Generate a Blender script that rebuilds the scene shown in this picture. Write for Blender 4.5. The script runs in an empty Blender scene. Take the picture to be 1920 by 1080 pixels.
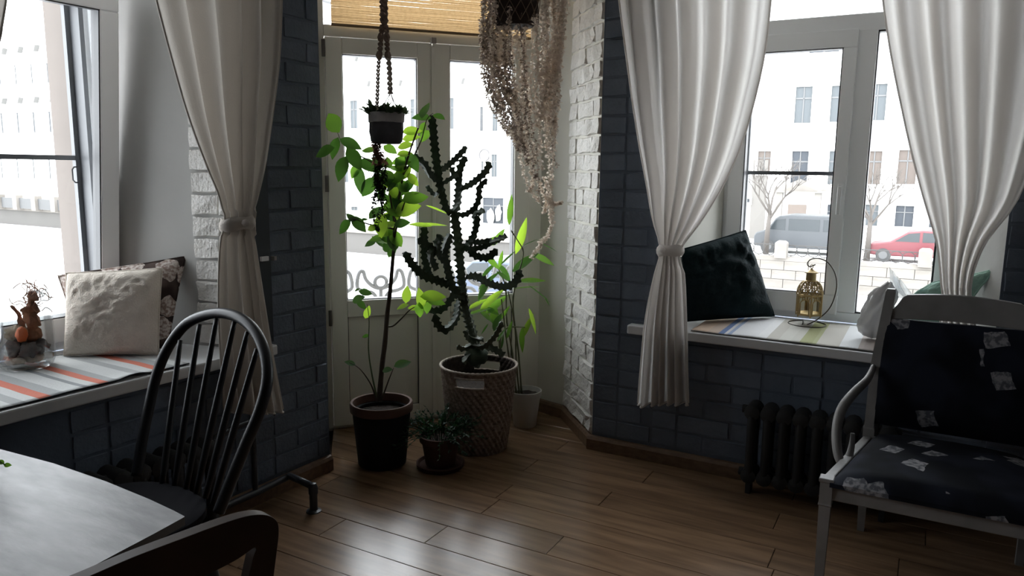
import bpy, bmesh, math, random
from mathutils import Vector, Matrix, noise
random.seed(7)
sc = bpy.context.scene
COL = sc.collection
R_ = math.radians
V = Vector

# ------------------------------------------------------------------ camera, sky, exposure
FPX, PITCH, ROLL, EYE = 1400.0, R_(9), R_(0.7), 1.36
cf = V((0, math.cos(PITCH), -math.sin(PITCH)))
cu0 = V((0, math.sin(PITCH), math.cos(PITCH)))
cr0 = V((1, 0, 0))
cr = cr0 * math.cos(ROLL) + cu0 * math.sin(ROLL)
cu = cu0 * math.cos(ROLL) - cr0 * math.sin(ROLL)
CAM = V((0, 0, EYE))
cam_data = bpy.data.cameras.new('camera')
cam_data.sensor_width = 36.0
cam_data.lens = 36.0 * FPX / 1920.0
cam_data.clip_end = 500
cam = bpy.data.objects.new('camera', cam_data)
COL.objects.link(cam)
cam.matrix_world = Matrix(((cr.x, cu.x, -cf.x, CAM.x), (cr.y, cu.y, -cf.y, CAM.y), (cr.z, cu.z, -cf.z, CAM.z), (0, 0, 0, 1)))
sc.camera = cam

world = bpy.data.worlds.new('overcast')
sc.world = world
world.use_nodes = True
wn = world.node_tree.nodes
wn['Background'].inputs[0].default_value = (0.92, 0.945, 1.0, 1)
wn['Background'].inputs[1].default_value = 3.4
sc.view_settings.view_transform = 'Standard'
sc.view_settings.look = 'None'
sc.view_settings.gamma = 1
sc.view_settings.use_curve_mapping = False
sc.view_settings.exposure = 1.75
sc.cycles.use_denoising = True
sc.cycles.max_bounces = 14
sc.cycles.diffuse_bounces = 5
sc.cycles.glossy_bounces = 4
sc.cycles.transmission_bounces = 8
sc.cycles.transparent_max_bounces = 24
sc.cycles.sample_clamp_indirect = 6.0
sc.cycles.caustics_reflective = False
sc.cycles.caustics_refractive = False

# ------------------------------------------------------------------ frames of the room
def ray(u, v):
    return cf + cr * ((u - 960) / FPX) + cu * ((540 - v) / FPX)
def flat(u, v, z=0.0):
    d = ray(u, v)
    return CAM + d * ((z - EYE) / d.z)
def on_plane(u, v, p, n):
    d = ray(u, v)
    return CAM + d * ((V(p) - CAM).dot(n) / d.dot(n))
def at_y(u, v, y):
    d = ray(u, v)
    return CAM + d * (y / d.y)
class Frame:
    """x along a wall, y outwards through it, z up"""
    def __init__(s, o, az):
        s.o = V((o[0], o[1], 0)); a = R_(az)
        s.d = V((math.sin(a), math.cos(a), 0))
        s.n = V((-s.d.y, s.d.x, 0))
        s.rz = math.atan2(s.d.y, s.d.x)
    def w(s, x, y, z=0.0):
        return s.o + s.d * x + s.n * y + V((0, 0, z))
    def px(s, u, v, y=0.0):          # (x, z) seen at a pixel on the plane at depth y
        p = on_plane(u, v, s.o + s.n * y, s.n) - s.o
        return p.dot(s.d), p.z
    def loc(s, p):
        q = p - s.o
        return V((q.dot(s.d), q.dot(s.n), q.z))
LW = Frame((-.821, 3.240), 31)       # left wall
RW = Frame((.405, 3.539), 119)       # right wall
DW = Frame((-.934, 3.777), 71)       # balcony door
SILL = 0.655
CEIL = 2.85
WTOP = 2.55

for fr, x0, x1, y, z0, z1 in ((LW, -1.6, -.62, .66, .68, 2.5), (RW, .47, 1.42, .66, .68, 2.5), (DW, .03, 1.06, .16, .1, 2.5)):
    ld = bpy.data.lights.new('portal', 'AREA')
    ld.shape = 'RECTANGLE'; ld.size = x1 - x0; ld.size_y = z1 - z0
    ld.cycles.is_portal = True
    lo = bpy.data.objects.new('portal', ld)
    COL.objects.link(lo)
    zax = fr.n; xax = fr.d; yax = zax.cross(xax)
    c = fr.w((x0 + x1) / 2, y, (z0 + z1) / 2)
    lo.matrix_world = Matrix(((xax.x, yax.x, zax.x, c.x), (xax.y, yax.y, zax.y, c.y), (xax.z, yax.z, zax.z, c.z), (0, 0, 0, 1)))

# ------------------------------------------------------------------ materials
MATS = {}
def base_mat(name):
    m = bpy.data.materials.new(name); m.use_nodes = True
    nt = m.node_tree; nt.nodes.clear()
    out = nt.nodes.new('ShaderNodeOutputMaterial')
    return m, nt, out
def N(nt, t, **k):
    n = nt.nodes.new(t)
    for a, b in k.items(): setattr(n, a, b)
    return n
def c4(c): return (c[0], c[1], c[2], 1)
def M(name, col, rough=.6, metal=0, c2=None, scale=8, stretch=(1, 1, 1), bump=0, bscale=60, spec=.5, rnd=0, detail=4, lo=.35, hi=.7, sheen=0):
    if name in MATS: return MATS[name]
    m, nt, out = base_mat(name)
    p = N(nt, 'ShaderNodeBsdfPrincipled')
    p.inputs['Roughness'].default_value = rough
    p.inputs['Metallic'].default_value = metal
    p.inputs['Specular IOR Level'].default_value = spec
    if sheen: p.inputs['Sheen Weight'].default_value = sheen
    nt.links.new(p.outputs[0], out.inputs[0])
    tc = N(nt, 'ShaderNodeTexCoord')
    mp = N(nt, 'ShaderNodeMapping'); mp.inputs['Scale'].default_value = stretch
    nt.links.new(tc.outputs['Object'], mp.inputs[0])
    if c2 or rnd:
        nz = N(nt, 'ShaderNodeTexNoise'); nz.inputs['Scale'].default_value = scale; nz.inputs['Detail'].default_value = detail
        nt.links.new(mp.outputs[0], nz.inputs['Vector'])
        rp = N(nt, 'ShaderNodeValToRGB')
        rp.color_ramp.elements[0].position = lo; rp.color_ramp.elements[1].position = hi
        rp.color_ramp.elements[0].color = c4(col); rp.color_ramp.elements[1].color = c4(c2 or col)
        nt.links.new(nz.outputs['Fac'], rp.inputs[0])
        src = rp.outputs[0]
        if rnd:
            oi = N(nt, 'ShaderNodeObjectInfo')
            ad = N(nt, 'ShaderNodeVectorMath', operation='ADD')
            sc_ = N(nt, 'ShaderNodeVectorMath', operation='SCALE'); sc_.inputs['Scale'].default_value = 20
            nt.links.new(oi.outputs['Random'], sc_.inputs[0])
            nt.links.new(mp.outputs[0], ad.inputs[0]); nt.links.new(sc_.outputs[0], ad.inputs[1])
            nt.links.new(ad.outputs[0], nz.inputs['Vector'])
            mr = N(nt, 'ShaderNodeMapRange'); mr.inputs[3].default_value = 1 - rnd; mr.inputs[4].default_value = 1 + rnd
            nt.links.new(oi.outputs['Random'], mr.inputs[0])
            hs = N(nt, 'ShaderNodeHueSaturation'); nt.links.new(mr.outputs[0], hs.inputs['Value'])
            nt.links.new(src, hs.inputs['Color']); src = hs.outputs[0]
        nt.links.new(src, p.inputs['Base Color'])
    else:
        p.inputs['Base Color'].default_value = c4(col)
    if bump:
        bn = N(nt, 'ShaderNodeTexNoise'); bn.inputs['Scale'].default_value = bscale; bn.inputs['Detail'].default_value = 5
        nt.links.new(mp.outputs[0], bn.inputs['Vector'])
        bp = N(nt, 'ShaderNodeBump'); bp.inputs['Strength'].default_value = bump; bp.inputs['Distance'].default_value = .01
        nt.links.new(bn.outputs['Fac'], bp.inputs['Height']); nt.links.new(bp.outputs[0], p.inputs['Normal'])
    MATS[name] = m
    return m
def M_sheer(name, col, tcol, fac=.4, gloss=0, wscale=0, c2=None, scale=10):
    """cloth or leaf: diffuse one way, lets light through the other"""
    m, nt, out = base_mat(name)
    d = N(nt, 'ShaderNodeBsdfDiffuse'); t = N(nt, 'ShaderNodeBsdfTranslucent')
    d.inputs[0].default_value = c4(col); t.inputs[0].default_value = c4(tcol)
    mx = N(nt, 'ShaderNodeMixShader'); mx.inputs[0].default_value = fac
    nt.links.new(d.outputs[0], mx.inputs[1]); nt.links.new(t.outputs[0], mx.inputs[2])
    last = mx.outputs[0]
    tc = N(nt, 'ShaderNodeTexCoord')
    if c2:
        nz = N(nt, 'ShaderNodeTexNoise'); nz.inputs['Scale'].default_value = scale
        nt.links.new(tc.outputs['Object'], nz.inputs['Vector'])
        rp = N(nt, 'ShaderNodeValToRGB'); rp.color_ramp.elements[0].color = c4(col); rp.color_ramp.elements[1].color = c4(c2)
        rp.color_ramp.elements[0].position = .4; rp.color_ramp.elements[1].position = .65
        nt.links.new(nz.outputs['Fac'], rp.inputs[0]); nt.links.new(rp.outputs[0], d.inputs[0])
    if wscale:
        nz = N(nt, 'ShaderNodeTexNoise'); nz.inputs['Scale'].default_value = wscale
        nt.links.new(tc.outputs['Object'], nz.inputs['Vector'])
        bp = N(nt, 'ShaderNodeBump'); bp.inputs['Strength'].default_value = .25; bp.inputs['Distance'].default_value = .004
        nt.links.new(nz.outputs['Fac'], bp.inputs['Height']); nt.links.new(bp.outputs[0], d.inputs['Normal'])
    if gloss:
        g = N(nt, 'ShaderNodeBsdfGlossy'); g.inputs['Roughness'].default_value = .35
        m2 = N(nt, 'ShaderNodeMixShader'); m2.inputs[0].default_value = gloss
        nt.links.new(last, m2.inputs[1]); nt.links.new(g.outputs[0], m2.inputs[2]); last = m2.outputs[0]
    nt.links.new(last, out.inputs[0])
    MATS[name] = m
    return m
def M_glass(name, col=(1, 1, 1), edge=.35, base=.03, rough=0.0):
    m, nt, out = base_mat(name)
    t = N(nt, 'ShaderNodeBsdfTransparent'); t.inputs[0].default_value = c4(col)
    g = N(nt, 'ShaderNodeBsdfGlossy'); g.inputs['Roughness'].default_value = rough
    lw = N(nt, 'ShaderNodeLayerWeight'); lw.inputs['Blend'].default_value = .28
    mr = N(nt, 'ShaderNodeMapRange'); mr.inputs[3].default_value = base; mr.inputs[4].default_value = edge
    nt.links.new(lw.outputs['Fresnel'], mr.inputs[0])
    mx = N(nt, 'ShaderNodeMixShader')
    nt.links.new(mr.outputs[0], mx.inputs[0]); nt.links.new(t.outputs[0], mx.inputs[1]); nt.links.new(g.outputs[0], mx.inputs[2])
    nt.links.new(mx.outputs[0], out.inputs[0])
    MATS[name] = m
    return m
def M_stripes(name, stops, axis=0, width=1.0, rough=.9, bump=.3):
    """woven stripes: stops = [(pos 0..1, colour)] along an axis of the object's own coordinates"""
    m, nt, out = base_mat(name)
    p = N(nt, 'ShaderNodeBsdfPrincipled'); p.inputs['Roughness'].default_value = rough; p.inputs['Specular IOR Level'].default_value = .2
    tc = N(nt, 'ShaderNodeTexCoord'); sx = N(nt, 'ShaderNodeSeparateXYZ'); nt.links.new(tc.outputs['Object'], sx.inputs[0])
    dv = N(nt, 'ShaderNodeMath', operation='DIVIDE'); dv.inputs[1].default_value = width
    nt.links.new(sx.outputs[axis], dv.inputs[0])
    rp = N(nt, 'ShaderNodeValToRGB'); rp.color_ramp.interpolation = 'CONSTANT'
    el = rp.color_ramp.elements
    while len(el) > 1: el.remove(el[0])
    el[0].position = stops[0][0]; el[0].color = c4(stops[0][1])
    for q, c in stops[1:]:
        e = el.new(q); e.color = c4(c)
    nt.links.new(dv.outputs[0], rp.inputs[0]); nt.links.new(rp.outputs[0], p.inputs['Base Color'])
    wv = N(nt, 'ShaderNodeTexNoise'); wv.inputs['Scale'].default_value = 120
    nt.links.new(tc.outputs['Object'], wv.inputs['Vector'])
    bp = N(nt, 'ShaderNodeBump'); bp.inputs['Strength'].default_value = bump; bp.inputs['Distance'].default_value = .004
    nt.links.new(wv.outputs['Fac'], bp.inputs['Height']); nt.links.new(bp.outputs[0], p.inputs['Normal'])
    nt.links.new(p.outputs[0], out.inputs[0])
    MATS[name] = m
    return m
def M_blotch(name, base, spot, spot2, scale, thr, metric='CHEBYCHEV', rough=.85, keep=.55, spec=.2):
    """dark cloth with scattered pale printed patches"""
    m, nt, out = base_mat(name)
    p = N(nt, 'ShaderNodeBsdfPrincipled'); p.inputs['Roughness'].default_value = rough; p.inputs['Specular IOR Level'].default_value = spec
    tc = N(nt, 'ShaderNodeTexCoord')
    nz = N(nt, 'ShaderNodeTexNoise'); nz.inputs['Scale'].default_value = scale * 1.5
    nt.links.new(tc.outputs['Object'], nz.inputs['Vector'])
    mixv = N(nt, 'ShaderNodeMix', data_type='VECTOR'); mixv.inputs['Factor'].default_value = .035
    nt.links.new(tc.outputs['Object'], mixv.inputs[4]); nt.links.new(nz.outputs['Color'], mixv.inputs[5])
    vo = N(nt, 'ShaderNodeTexVoronoi', distance=metric); vo.inputs['Scale'].default_value = scale
    mr_ = N(nt, 'ShaderNodeMapping'); mr_.inputs['Rotation'].default_value = (.35, .2, .55)
    nt.links.new(mixv.outputs[1], mr_.inputs[0]); nt.links.new(mr_.outputs[0], vo.inputs['Vector'])
    lt = N(nt, 'ShaderNodeMath', operation='LESS_THAN'); lt.inputs[1].default_value = thr
    nt.links.new(vo.outputs['Distance'], lt.inputs[0])
    sx = N(nt, 'ShaderNodeSeparateColor'); nt.links.new(vo.outputs['Color'], sx.inputs[0])
    l2 = N(nt, 'ShaderNodeMath', operation='LESS_THAN'); l2.inputs[1].default_value = keep
    nt.links.new(sx.outputs[0], l2.inputs[0])
    mu = N(nt, 'ShaderNodeMath', operation='MULTIPLY'); nt.links.new(lt.outputs[0], mu.inputs[0]); nt.links.new(l2.outputs[0], mu.inputs[1])
    n2 = N(nt, 'ShaderNodeTexNoise'); n2.inputs['Scale'].default_value = scale * 7; n2.inputs['Detail'].default_value = 3
    nt.links.new(tc.outputs['Object'], n2.inputs['Vector'])
    rp = N(nt, 'ShaderNodeValToRGB'); rp.color_ramp.elements[0].position = .42; rp.color_ramp.elements[1].position = .58
    rp.color_ramp.elements[0].color = c4(spot2); rp.color_ramp.elements[1].color = c4(spot)
    nt.links.new(n2.outputs['Fac'], rp.inputs[0])
    n3 = N(nt, 'ShaderNodeTexNoise'); n3.inputs['Scale'].default_value = scale * .6
    nt.links.new(tc.outputs['Object'], n3.inputs['Vector'])
    r3 = N(nt, 'ShaderNodeValToRGB'); r3.color_ramp.elements[0].position = .45; r3.color_ramp.elements[1].position = .62
    r3.color_ramp.elements[0].color = c4(base); r3.color_ramp.elements[1].color = c4([min(1, k * 3.2 + .003) for k in base])
    nt.links.new(n3.outputs['Fac'], r3.inputs[0])
    mc = N(nt, 'ShaderNodeMix', data_type='RGBA')
    nt.links.new(mu.outputs[0], mc.inputs['Factor']); nt.links.new(r3.outputs[0], mc.inputs[6]); nt.links.new(rp.outputs[0], mc.inputs[7])
    nt.links.new(mc.outputs[2], p.inputs['Base Color']); nt.links.new(p.outputs[0], out.inputs[0])
    MATS[name] = m
    return m

BLUE = M('blue_paint', (.118, .146, .192), .75, c2=(.146, .174, .222), scale=3, bump=.35, bscale=45, spec=.25, lo=.4, hi=.75)
BLUEB = M('blue_paint_brick', (.126, .154, .200), .72, c2=(.158, .188, .238), scale=9, bump=.45, bscale=55, spec=.25, rnd=.14)
WHITEB = M('white_paint_brick', (.74, .72, .69), .75, c2=(.62, .60, .56), scale=12, bump=.8, bscale=75, spec=.25, rnd=.05)
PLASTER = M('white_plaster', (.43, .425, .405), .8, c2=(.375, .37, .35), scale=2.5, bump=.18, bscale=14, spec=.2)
PLASTERR = M('white_plaster_lit', (.76, .745, .68), .8, c2=(.68, .665, .60), scale=2.5, bump=.18, bscale=14, spec=.2)  # the same white plaster, brighter light on the right pier put into its colour
CEILM = M('ceiling_paint', (.55, .54, .53), .9)
BACKW = M('far_wall_paint', (.07, .07, .075), .9)
PVC = M('white_plastic_frame', (.86, .87, .88), .32, spec=.5)
DOORW = M('door_white', (.80, .775, .70), .4, spec=.4)
GASKET = M('black_gasket', (.01, .01, .012), .5)
SCREEN = M('grey_screen_frame', (.065, .067, .072), .5)
SILLM = M('sill_white', (.72, .73, .74), .28, spec=.5)
GLASS = M_glass('window_glass', (.97, .985, .98), edge=.45, base=.0)
SKIRT = M('skirting_wood', (.20, .125, .075), .45, c2=(.13, .078, .046), scale=6, stretch=(1, 8, 8))
PLANK = M('laminate_oak', (.265, .162, .092), .25, c2=(.135, .081, .046), scale=3.2, stretch=(1, 9, 1), bump=.02, bscale=30, rnd=.16, spec=.6, detail=7, lo=.3, hi=.72)
SUBF = M('floor_gap', (.03, .02, .012), .6)

# ------------------------------------------------------------------ mesh builder
MW = {}
class MB:
    def __init__(s): s.v = []; s.f = []; s.m = []
    def add(s, vs, fs, mi=0):
        k = len(s.v); s.v += [tuple(a) for a in vs]
        s.f += [tuple(i + k for i in f) for f in fs]; s.m += [mi] * len(fs)
        return s
    def box(s, c, size, ax=None, mi=0):
        ax = ax or (V((1, 0, 0)), V((0, 1, 0)), V((0, 0, 1)))
        c = V(c); h = [size[i] / 2 for i in range(3)]
        vs = [c + ax[0] * (h[0] * a) + ax[1] * (h[1] * b) + ax[2] * (h[2] * d) for d in (-1, 1) for b in (-1, 1) for a in (-1, 1)]
        return s.add(vs, [(0, 2, 3, 1), (4, 5, 7, 6), (0, 1, 5, 4), (2, 6, 7, 3), (0, 4, 6, 2), (1, 3, 7, 5)], mi)
    def fbox(s, fr, x0, x1, y0, y1, z0, z1, mi=0):
        return s.box(fr.w((x0 + x1) / 2, (y0 + y1) / 2, (z0 + z1) / 2), (abs(x1 - x0), abs(y1 - y0), abs(z1 - z0)), (fr.d, fr.n, V((0, 0, 1))), mi)
    def tube(s, pts, rad, seg=8, cap=True, flat=None, mi=0):
        pts = [V(p) for p in pts]; n = len(pts)
        if not isinstance(rad, (list, tuple)): rad = [rad] * n
        vs = []; fs = []
        ref = None
        for i, p in enumerate(pts):
            t = (pts[min(i + 1, n - 1)] - pts[max(i - 1, 0)])
            if t.length < 1e-9: t = V((0, 0, 1))
            t.normalize()
            if ref is None:
                ref = V((0, 0, 1)) if abs(t.z) < .9 else V((1, 0, 0))
            a = (ref - t * ref.dot(t))
            if a.length < 1e-6: a = t.orthogonal()
            a.normalize(); b = t.cross(a); ref = a
            for k in range(seg):
                q = 2 * math.pi * k / seg
                e = flat if flat else 1
                vs.append(p + a * (rad[i] * math.cos(q)) + b * (rad[i] * e * math.sin(q)))
        for i in range(n - 1):
            for k in range(seg):
                k2 = (k + 1) % seg
                fs.append((i * seg + k, i * seg + k2, (i + 1) * seg + k2, (i + 1) * seg + k))
        if cap:
            fs.append(tuple(range(seg - 1, -1, -1))); fs.append(tuple((n - 1) * seg + k for k in range(seg)))
        return s.add(vs, fs, mi)
    def lathe(s, prof, c=(0, 0, 0), seg=28, close=False, mi=0):
        c = V(c); vs = []; fs = []
        for r, z in prof:
            for k in range(seg):
                q = 2 * math.pi * k / seg
                vs.append(c + V((r * math.cos(q), r * math.sin(q), z)))
        n = len(prof)
        for i in range(n - 1):
            for k in range(seg):
                k2 = (k + 1) % seg
                fs.append((i * seg + k, i * seg + k2, (i + 1) * seg + k2, (i + 1) * seg + k))
        if prof[0][0] > 1e-5: fs.append(tuple(range(seg - 1, -1, -1)))
        if prof[-1][0] > 1e-5 and not close: fs.append(tuple((n - 1) * seg + k for k in range(seg)))
        return s.add(vs, fs, mi)
    def prism(s, poly, z0, z1, mi=0, sides=None):
        n = len(poly)
        vs = [V((p[0], p[1], z0)) for p in poly] + [V((p[0], p[1], z1)) for p in poly]
        s.add(vs, [tuple(range(n - 1, -1, -1)), tuple(range(n, 2 * n))], mi)
        k = len(s.v) - 2 * n
        for i in range(n):
            j = (i + 1) % n
            s.f.append((k + i, k + j, k + n + j, k + n + i)); s.m.append(sides[i] if sides else mi)
        return s
    def slab(s, outline, d, mi=0):
        """closed outline of world points extruded along vector d"""
        n = len(outline); d = V(d)
        vs = [V(p) for p in outline] + [V(p) + d for p in outline]
        fs = [tuple(range(n - 1, -1, -1)), tuple(range(n, 2 * n))] + [(i, (i + 1) % n, n + (i + 1) % n, n + i) for i in range(n)]
        return s.add(vs, fs, mi)
    def grid(s, rows, mi=0, wrap=False):
        nr, nc = len(rows), len(rows[0])
        vs = [p for r in rows for p in r]; fs = []
        for i in range(nr - 1):
            for j in range(nc if wrap else nc - 1):
                j2 = (j + 1) % nc
                fs.append((i * nc + j, i * nc + j2, (i + 1) * nc + j2, (i + 1) * nc + j))
        return s.add(vs, fs, mi)
    def build(s, name, mat, parent=None, smooth=False, bevel=0, solid=0, sub=0, kind=None, label=None):
        me = bpy.data.meshes.new(name)
        vs = s.v
        if parent is not None:
            inv = MW[parent.name].inverted()
            vs = [tuple(inv @ V(p)) for p in vs]
        me.from_pydata([tuple(p) for p in vs], [], s.f)
        mats = mat if isinstance(mat, (list, tuple)) else [mat]
        for m in mats: me.materials.append(m)
        for p, mi in zip(me.polygons, s.m):
            p.material_index = mi
            p.use_smooth = bool(smooth)
        bm = bmesh.new(); bm.from_mesh(me)
        bmesh.ops.recalc_face_normals(bm, faces=bm.faces[:]); bm.to_mesh(me); bm.free()
        if smooth and smooth is not True:
            try: me.set_sharp_from_angle(angle=R_(smooth))
            except Exception: pass
        me.update()
        o = bpy.data.objects.new(name, me); COL.objects.link(o)
        if parent is not None:
            o.parent = parent; MW[o.name] = MW[parent.name]
        else: MW[o.name] = Matrix.Identity(4)
        if solid:
            md = o.modifiers.new('thickness', 'SOLIDIFY'); md.thickness = solid; md.offset = 0
        if bevel:
            md = o.modifiers.new('edges', 'BEVEL'); md.width = bevel; md.segments = 2; md.limit_method = 'ANGLE'
        if sub:
            md = o.modifiers.new('smooth', 'SUBSURF'); md.levels = sub; md.render_levels = sub
        if kind: o['kind'] = kind
        if label: o['label'] = label
        return o
def tag(o, label, cat, group=None, kind=None):
    o['label'] = label; o['category'] = cat
    if group: o['group'] = group
    if kind: o['kind'] = kind
    return o
def thing(name, label, cat, loc=(0, 0, 0), rz=0, group=None, kind=None):
    o = bpy.data.objects.new(name, None); o.empty_display_size = .05
    COL.objects.link(o)
    o.location = loc; o.rotation_euler = (0, 0, rz)
    MW[o.name] = Matrix.Translation(V(loc)) @ Matrix.Rotation(rz, 4, 'Z')
    return tag(o, label, cat, group, kind)
def piece(name, mesh, parent, loc, rot=(0, 0, 0), scale=(1, 1, 1)):
    o = bpy.data.objects.new(name, mesh); COL.objects.link(o); o.parent = parent
    o.location = loc; o.rotation_euler = rot; o.scale = scale
    return o
def mesh_only(mb, name, mat, smooth=False):
    me = bpy.data.meshes.new(name)
    me.from_pydata([tuple(p) for p in mb.v], [], mb.f); me.materials.append(mat)
    for p in me.polygons: p.use_smooth = smooth
    me.update()
    return me
def spline(pts, n):
    """Catmull-Rom through points (tuples or Vectors)"""
    P = [V(p) if len(p) == 3 else V((p[0], p[1], 0)) for p in pts]
    out = []; m = len(P) - 1
    for k in range(n + 1):
        t = k / n * m; i = min(int(t), m - 1); f = t - i
        p0 = P[max(i - 1, 0)]; p1 = P[i]; p2 = P[i + 1]; p3 = P[min(i + 2, m)]
        out.append(.5 * ((2 * p1) + (p2 - p0) * f + (2 * p0 - 5 * p1 + 4 * p2 - p3) * f * f + (3 * p1 - p0 - 3 * p2 + p3) * f ** 3))
    return out
def lerp_tab(tab, x):
    for a, b in zip(tab, tab[1:]):
        if x <= b[0]:
            f = (x - a[0]) / (b[0] - a[0]) if b[0] != a[0] else 0
            return [p + (q - p) * f for p, q in zip(a[1:], b[1:])]
    return list(tab[-1][1:])

# ------------------------------------------------------------------ floor, walls, ceiling
ux, uy = RW.d, RW.n
def rw2(x, y): return RW.w(x, y)
Lend = LW.w(-5.2, 0); Rend = RW.w(4.6, 0)
back = V((Lend.x + 0, Lend.y, 0)) + RW.d * 5.3
back = RW.w(4.6, -5.6)
Lend = LW.w(-5.6, 0)
B_ = LW.w(0, 0); P_ = RW.w(0, 0)
DR_ = DW.w(1.139, 0); PB_ = V((.300, 3.995, 0))
DL_ = DW.w(0, 0)
fl = thing('floor', 'brown oak laminate floor of long planks running beside the right wall', 'floor', RW.w(0, 0), RW.rz, kind='structure')
mb = MB(); mb.prism([Lend, back, Rend, RW.w(0.4, .02), P_, PB_, DR_, DW.w(1.139, .2), DW.w(0, .2), DL_, B_][::-1], -.15, -.012)
mb.fbox(DW, -.35, 1.5, -.9, .2, -.15, -.0125); mb.build('subfloor', SUBF, fl)
pw = .1545
planks = []
for r in range(-6, 37):
    y1 = -(.89 - pw * 5 - pw) - r * pw + .0; y0 = y1 - pw
    # joints measured: row edges at -.89, -1.045, -1.20
    ofs = random.uniform(0, 1.1)
    if abs(y0 + 1.2) < .02: ofs = 0.045
    if abs(y0 + 1.345) < .03: ofs = -.33
    x = -4.6 + (ofs % 1.1) - 1.1
    while x < 4.6:
        planks.append((x, x + 1.1, y0, y1)); x += 1.1
def inside(poly, p):
    c = False; n = len(poly)
    for i in range(n):
        a = poly[i]; b = poly[(i + 1) % n]
        if (a[1] > p[1]) != (b[1] > p[1]) and p[0] < (b[0] - a[0]) * (p[1] - a[1]) / (b[1] - a[1]) + a[0]: c = not c
    return c
room_poly = [RW.loc(p).to_2d() for p in (Lend, back, Rend, RW.w(0, 0), PB_, DR_, DL_, B_)]
def clip_poly(poly, nx, ny, c):
    out = []
    for i in range(len(poly)):
        a = poly[i]; b = poly[(i + 1) % len(poly)]
        da = a[0] * nx + a[1] * ny - c; db = b[0] * nx + b[1] * ny - c
        if da <= 0: out.append(a)
        if (da < 0 < db) or (db < 0 < da):
            t = da / (da - db); out.append((a[0] + (b[0] - a[0]) * t, a[1] + (b[1] - a[1]) * t))
    return out
def plank_piece(x0, x1, y0, y1):
    g = .0012
    return [(x0 + g, y0 + g), (x1 - g, y0 + g), (x1 - g, y1 - g), (x0 + g, y1 - g)]
def edge_line(p, q):
    a = RW.loc(p); b = RW.loc(q); d = (b - a); nrm = V((-d.y, d.x)); nrm.normalize()
    return nrm.x, nrm.y, nrm.x * a.x + nrm.y * a.y
eL = edge_line(Lend, B_)       # left wall
npl = 0
for x0, x1, y0, y1 in planks:
    poly = plank_piece(x0, x1, y0, y1)
    if y0 >= -.16:             # floor of the door niche: keep between its two reveals
        nl = edge_line(B_, DL_); nr_ = edge_line(PB_, P_); nd = edge_line(DL_, DR_)
        if y1 > .001:
            poly = clip_poly(poly, *edge_line(DL_, B_)[:2], edge_line(DL_, B_)[2]) if False else poly
    def keep_side(poly, p, q, ref):
        nx, ny, c = edge_line(p, q); r = RW.loc(ref)
        if nx * r.x + ny * r.y - c > 0: nx, ny, c = -nx, -ny, -c
        return clip_poly(poly, nx, ny, c)
    cen = V((0, 1, 0))
    poly = keep_side(poly, Lend, B_, cen) if (y0 + y1) / 2 < RW.loc(B_).y else keep_side(poly, B_, DL_, V((-.3, 3.5, 0)))
    if len(poly) < 3: continue
    if (y0 + y1) / 2 > 0:
        poly = keep_side(poly, P_, PB_, V((-.3, 3.5, 0)))
        if len(poly) >= 3: poly = keep_side(poly, DL_, DR_, cen)
        if len(poly) >= 3: poly = keep_side(poly, PB_, DR_, cen)
    if len(poly) < 3: continue
    cx = sum(p[0] for p in poly) / len(poly); cy = sum(p[1] for p in poly) / len(poly)
    if cy < -5.6 or cx > 4.6 : continue
    me = bpy.data.meshes.new('plank')
    n = len(poly); b = .0016
    top = [(cx + (p[0] - cx) * (1 - b / max(.05, abs(p[0] - cx))), cy + (p[1] - cy) * (1 - b / max(.02, abs(p[1] - cy)))) for p in poly]
    vs = [(p[0] - cx, p[1] - cy, -.012) for p in poly] + [(p[0] - cx, p[1] - cy, -.0012) for p in poly] + [(p[0] - cx, p[1] - cy, 0) for p in top]
    fs = [tuple(2 * n + i for i in range(n))] + [(i, (i + 1) % n, n + (i + 1) % n, n + i) for i in range(n)] + [(n + i, n + (i + 1) % n, 2 * n + (i + 1) % n, 2 * n + i) for i in range(n)]
    me.from_pydata(vs, [], fs)
    bm = bmesh.new(); bm.from_mesh(me); bmesh.ops.recalc_face_normals(bm, faces=bm.faces[:])
    if bm.faces[0].normal.z < 0:
        bmesh.ops.reverse_faces(bm, faces=bm.faces[:])
    bm.to_mesh(me); bm.free()
    me.materials.append(PLANK)
    piece('plank', me, fl, (cx, cy, 0)); npl += 1

cl = MB(); cl.prism([Lend, back, Rend, RW.w(4.6, .9), RW.w(.3, .9), DW.w(1.2, .3), DW.w(-.1, .3), LW.w(-.3, .9), LW.w(-5.6, .9)][::-1], CEIL, CEIL + .15)
tag(cl.build('ceiling', CEILM), 'pale painted ceiling above the whole room', 'ceiling', kind='structure')

TH = .82
def wall_root(name, label, fr): return thing(name, label, 'wall', fr.w(0, 0), fr.rz, kind='structure')
wl = wall_root('wall_left', 'blue painted brick wall with the window seat behind the black chair', LW)
wr = wall_root('wall_right', 'blue painted brick wall with the window behind the white armchair', RW)
LE0, LE1, LE2 = -.445, -.605, -.655       # niche edge at wall, at window frame, outside reveal
LF0, LF1 = -1.83, -1.66                   # the far (near-camera) jamb of the left window
RE0, RE1 = .300, .450
RF0, RF1 = 1.62, 1.45
WD = .53
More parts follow.
